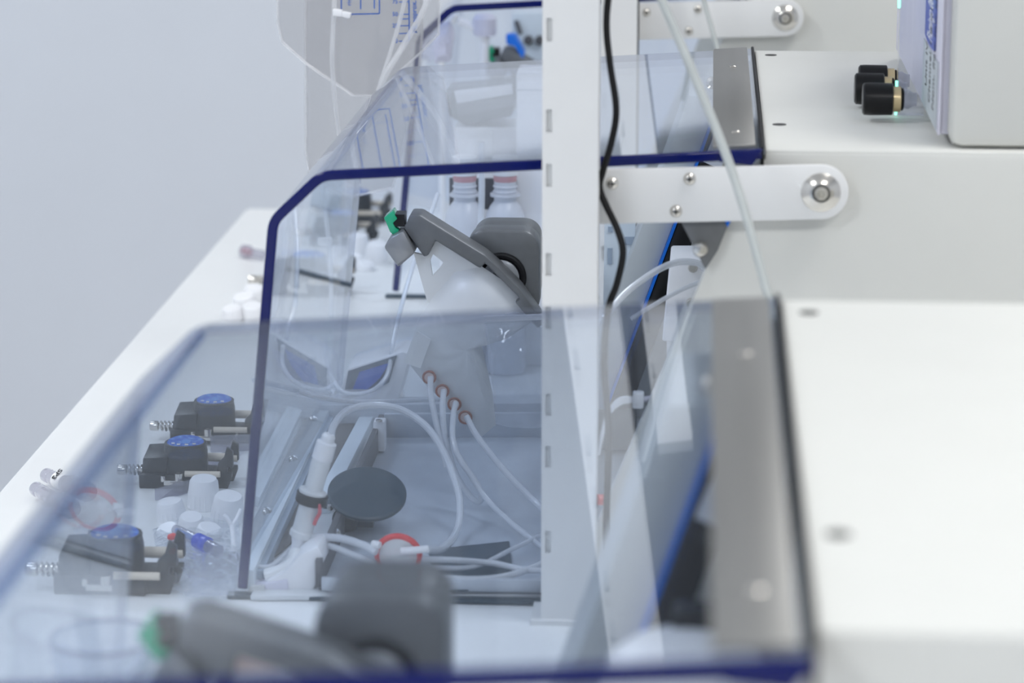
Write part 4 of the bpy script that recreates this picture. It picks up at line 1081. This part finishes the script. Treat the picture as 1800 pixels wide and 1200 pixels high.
mesh('plate', MB().span((a.x, YB + 0.018, b.z), (b.x, YB + 0.021, a.z), bev=0.0005), 'tray_dark', t)
for xx in (a.x + 0.004, b.x - 0.004):
    mesh('leg', MB().span((xx - 0.002, YB + 0.018, BZ + 0.001), (xx + 0.002, YB + 0.022, b.z + 0.002)), 'tray_dark', t)
# dark blue reader with white band, on a white carton, behind the middle cover
YD = 2.26
t = thing('dark_reader', P(850, 190, YD), 'dark blue reader with a white band, standing behind the bottles', 'reader')
mesh('body', MB().prism([P(*q_, YD) for q_ in ((782, 160), (908, 150), (900, 205), (820, 222), (790, 205))], (0, 0.05, 0), bev=0.002), 'dark_teal', t)
mesh('band', MB().prism([P(*q_, YD - 0.002) for q_ in ((798, 160), (900, 148), (902, 165), (803, 182))], (0, 0.002, 0), bev=0.0004), 'white_plastic', t)
t = thing('white_carton', (P(860, 250, YD).x, YD + 0.02, BZ), 'white carton with flap under the dark blue reader', 'carton')
mesh('box', MB().span((P(800, 215, YD + 0.01).x, YD + 0.001, BZ + 0.001), (P(945, 215, YD).x, YD + 0.05, P(860, 224, YD).z), bev=0.001), 'white_plastic', t)
mesh('flap', MB().span((P(838, 235, YD).x, YD - 0.002, P(838, 275, YD).z), (P(866, 235, YD).x, YD + 0.001, P(838, 228, YD).z)), 'print_white', t)
t = thing('tall_carton', (P(932, 200, YD - 0.02).x, YD - 0.02, BZ), 'tall white carton half hidden behind the front post, right of the reader', 'carton')
mesh('box', MB().span((P(912, 215, YD - 0.02).x, YD - 0.05, BZ + 0.001), (P(985, 215, YD - 0.02).x, YD - 0.005, P(930, 118, YD - 0.02).z), bev=0.001), 'white_plastic', t)
mesh('lid_seam', MB().span((P(912, 215, YD - 0.02).x - 0.0005, YD - 0.0508, P(930, 150, YD - 0.02).z), (P(985, 215, YD - 0.02).x, YD - 0.0500, P(930, 147, YD - 0.02).z)), 'label_grey', t)

# loose items under the farthest cover
t = thing('lavender_pouch', P(790, 110, 2.60), 'blurred lavender plastic pouch under the farthest cover', 'pouch')
mesh('film', MB().pillow([P(*q_, 2.60) for q_ in ((772, 40), (792, 36), (800, 60), (792, 108), (764, 112), (760, 80))], YV, 0.006, 5, 0.0015), 'lavender_plastic', t)
mesh('stand', MB().cyl(P(776, 108, 2.60), Vector((P(776, 108, 2.60).x, 2.60, BZ)), 0.003), 'white_plastic', t)
mesh('neck', MB().cyl(P(792, 38, 2.60), P(800, 24, 2.60), 0.004), 'white_plastic', t)
t = thing('white_spout', P(850, 60, 2.66), 'blurred white spout with side arm under the farthest cover', 'spout')
mesh('tube', MB().tube([P(806, 36, 2.66), P(835, 50, 2.66), P(858, 72, 2.66)], 0.0035, 10), 'white_plastic', t)
mesh('cup', MB().lathe(P(852, 62, 2.66), Z, [(0.010, 0), (0.011, 0.004), (0.011, 0.016), (0.008, 0.020)], 20), 'lavender_plastic', t)
mesh('stem', MB().cyl(P(852, 62, 2.66), Vector((P(852, 62, 2.66).x, 2.66, BZ)), 0.004), 'white_plastic', t)
t = thing('far_panel', P(930, 60, 2.74), 'blurred pale panel with two dark knobs under the farthest cover', 'panel')
mesh('sheet', MB().span((P(900, 60, 2.74).x, 2.74, BZ + 0.001), (P(985, 60, 2.74).x, 2.75, P(930, 22, 2.74).z), bev=0.001), 'rail_pale', t)
for xx in (929, 949):
    mesh('knob', MB().lathe(P(xx, 70, 2.74), -YV, [(0.0045, 0), (0.0045, 0.006), (0.003, 0.007)], 18), 'tray_dark', t)
mesh('marker_pen', MB().tube([P(907, 36, 2.735), P(915, 60, 2.735)], 0.0022, 10, 0), 'tray_dark', t)

# ------------------------------------------------------------------ bags hanging at upper left
def hanging_bag(pts, Y, th, label, printed):
    c = P(630, 40, Y)
    t = thing('fluid_bag', c, label, 'bag', 'clear fluid bags hanging at upper left')
    outl = [P(x, y, Y) for x, y in pts]
    mesh('film', MB().pillow(outl, YV, th, 6, 0.0006), 'bag_film', t)
    rim = MB().tube(outl + [outl[0]], 0.0011, 8, 0)
    mesh('welded_rim', rim, 'tube_clear', t)
    if printed:
        yp = Y - th - 0.0012
        Q = lambda x, y: P(x, y, yp)
        def bar(x0, y0, x1, y1, w=0.00045):
            a = Q(x0, y0); b = Q(x1, y1); d = (b - a).normalized(); n = Vector((-d.z, 0, d.x)) * w
            return MB().prism([a + n, b + n, b - n, a - n], (0, 0.0002, 0))
        sc_ = mesh('scale_line', bar(716, -300, 719.5, 71), 'print_blue', t)
        for (y, num) in ((3, '75'), (25, '50'), (33, ''), (45, '25'), (58.5, ''), (72, '0'), (-40, '100'), (-85, '150'), (-130, '200')):
            x1 = 718.5
            mesh('tick', bar(x1 - 17, y + 0.6, x1, y, 0.00035), 'print_blue', sc_)
            if num:
                text_mesh('numeral', num, 0.0042, Q(x1 - 19, y + 3.2), X, Z, 'print_blue', sc_, align='RIGHT', bold=0.00008)
        text_mesh('lettering', 'ML approx.', 0.0052, Q(733, 58), Z + X * -0.02, -X, 'print_blue', t, bold=0.00012)
        bx = MB()
        fr = mesh('print_frame', bar(599, -200, 600, 25), 'print_blue', t)
        mesh('frame_line', bar(600, 25.5, 667, 24), 'print_blue', fr)
        mesh('frame_line', bar(666, -200, 667, 24), 'print_blue', fr)
        mesh('frame_line', bar(633, -200, 634, 16), 'print_blue', fr)
        mesh('frame_line', bar(657, -200, 658, 15), 'print_blue', fr)
        text_mesh('frame_text', 'right', 0.0046, Q(617, 10), Z, -X, 'print_blue', fr, bold=0.00008)
    return t
hanging_bag([(486, -330), (772, -330), (773, 0), (771, 60), (740, 92), (655, 168), (622, 168), (540, 113), (496, 74), (488, 40)], 2.115, 0.0045, 'front clear fluid bag printed with a blue millilitre scale', True)
hanging_bag([(537, -330), (742, -330), (742, 60), (735, 140), (690, 330), (620, 345), (548, 322), (538, 270)], 2.185, 0.006, 'rear clear fluid bag hanging lower, behind the printed one', False)
def bag_tube(pts, r, label):
    return mesh('drip_tube', MB().tube([P(*q_) for q_ in pts], r, 10), 'tube_clear', label=label, cat='tube', group='drip tubes of the fluid bags')
bag_tube([(587, -300, 2.10), (588, -20, 2.10), (585, 60, 2.098), (584, 110, 2.10), (590, 190, 2.11), (597, 248, 2.12), (600, 330, 2.12)], 0.0019, 'clear drip tube running down the left part of the printed bag')
bag_tube([(780, -120, 2.095), (752, 0, 2.095), (715, 70, 2.095), (680, 128, 2.09), (666, 160, 2.09)], 0.0024, 'thick clear drip tube slanting across the scale on the printed bag')
bag_tube([(730, -90, 2.098), (712, 0, 2.098), (690, 80, 2.098), (668, 148, 2.095)], 0.0016, 'thin clear drip tube slanting across the printed bag')
t = thing('tube_clamp', P(600, 20, 2.094), 'small white pinch clamp on the drip tube of the printed bag', 'clamp')
mesh('jaw', MB().prism([P(*q_, 2.093) for q_ in ((585, 16), (601, 18), (601, 30), (585, 28))], (0, 0.006, 0), bev=0.0006), 'white_plastic', t)
mesh('hinge', MB().prism([P(*q_, 2.093) for q_ in ((601, 20), (617, 23), (615, 33), (601, 30))], (0, 0.005, 0), bev=0.0006), 'white_plastic', t)
t = thing('tube_clamp', P(568, 425, 2.096), 'small white ribbed clamp on the drip tube inside the middle cover', 'clamp')
mesh('jaw', MB().prism([P(*q_, 2.094) for q_ in ((558, 419), (582, 419), (582, 431), (558, 431))], (0, 0.006, 0), bev=0.0006), 'white_plastic', t)
mesh('rib', MB().box(P(570, 425, 2.093), (0.006, 0.002, 0.006), bev=0.0005), 'white_plastic', t)
# hanger rod for the bags, from the far post
zt = min(ctop_z + 0.375, P(630, -330, 2.115).z + 0.025)
xa = P(480, -330, 2.115).x; xp = P(1003, 300, PY).x
rod = MB().tube([(xp, 2.43, zt), (xp, 2.30, zt), (xp - 0.03, 2.16, zt), (xp - 0.12, 2.15, zt), (xa - 0.02, 2.15, zt)], 0.0022, 12)
t = thing('hanger_rod', (xp, 2.43, zt), 'bent clear rod from the far post carrying the fluid bags', 'rod')
mesh('rod', rod, 'acrylic_box', t)
zb_ = P(630, -330, 2.115).z
for (xx, yy) in ((P(560, 0, 2.115).x, 2.115), (P(690, 0, 2.115).x, 2.115), (P(610, 0, 2.185).x, 2.185), (P(690, 0, 2.185).x, 2.185)):
    mesh('hook', MB().tube([(xx, 2.15, zt + 0.004), (xx, (2.15 + yy) / 2, zt - 0.01), (xx, yy, min(zt - 0.02, zb_ + 0.01)), (xx, yy, zb_ - 0.006)], 0.0008, 8), 'acrylic_box', t)

# ------------------------------------------------------------------ repeats along the bench: the far module shows the same pumps and caps
far_labels = ['far black pump with blue dial, leftmost behind the middle cover', 'far black pump with blue dial, beside the heap of blurred caps', 'far black pump with blue dial, lowest of the far group']
for k, p_ in enumerate(pumps):
    copy_tree(p_, off=(0.0, PITCHY, 0), label=far_labels[k])
fl = ['far blurred white cap, tallest behind the middle cover', 'far blurred white cap next to the farthest blue edge', 'far blurred white cap left of the tallest far cap', 'far small blurred white cap in front of the tallest far cap', 'far flat blurred cap at the left of the far heap', 'far flat blurred cap at the right of the far heap']
for k, c_ in enumerate(caps):
    copy_tree(c_, off=(0.0, PITCHY, 0), label=fl[k])
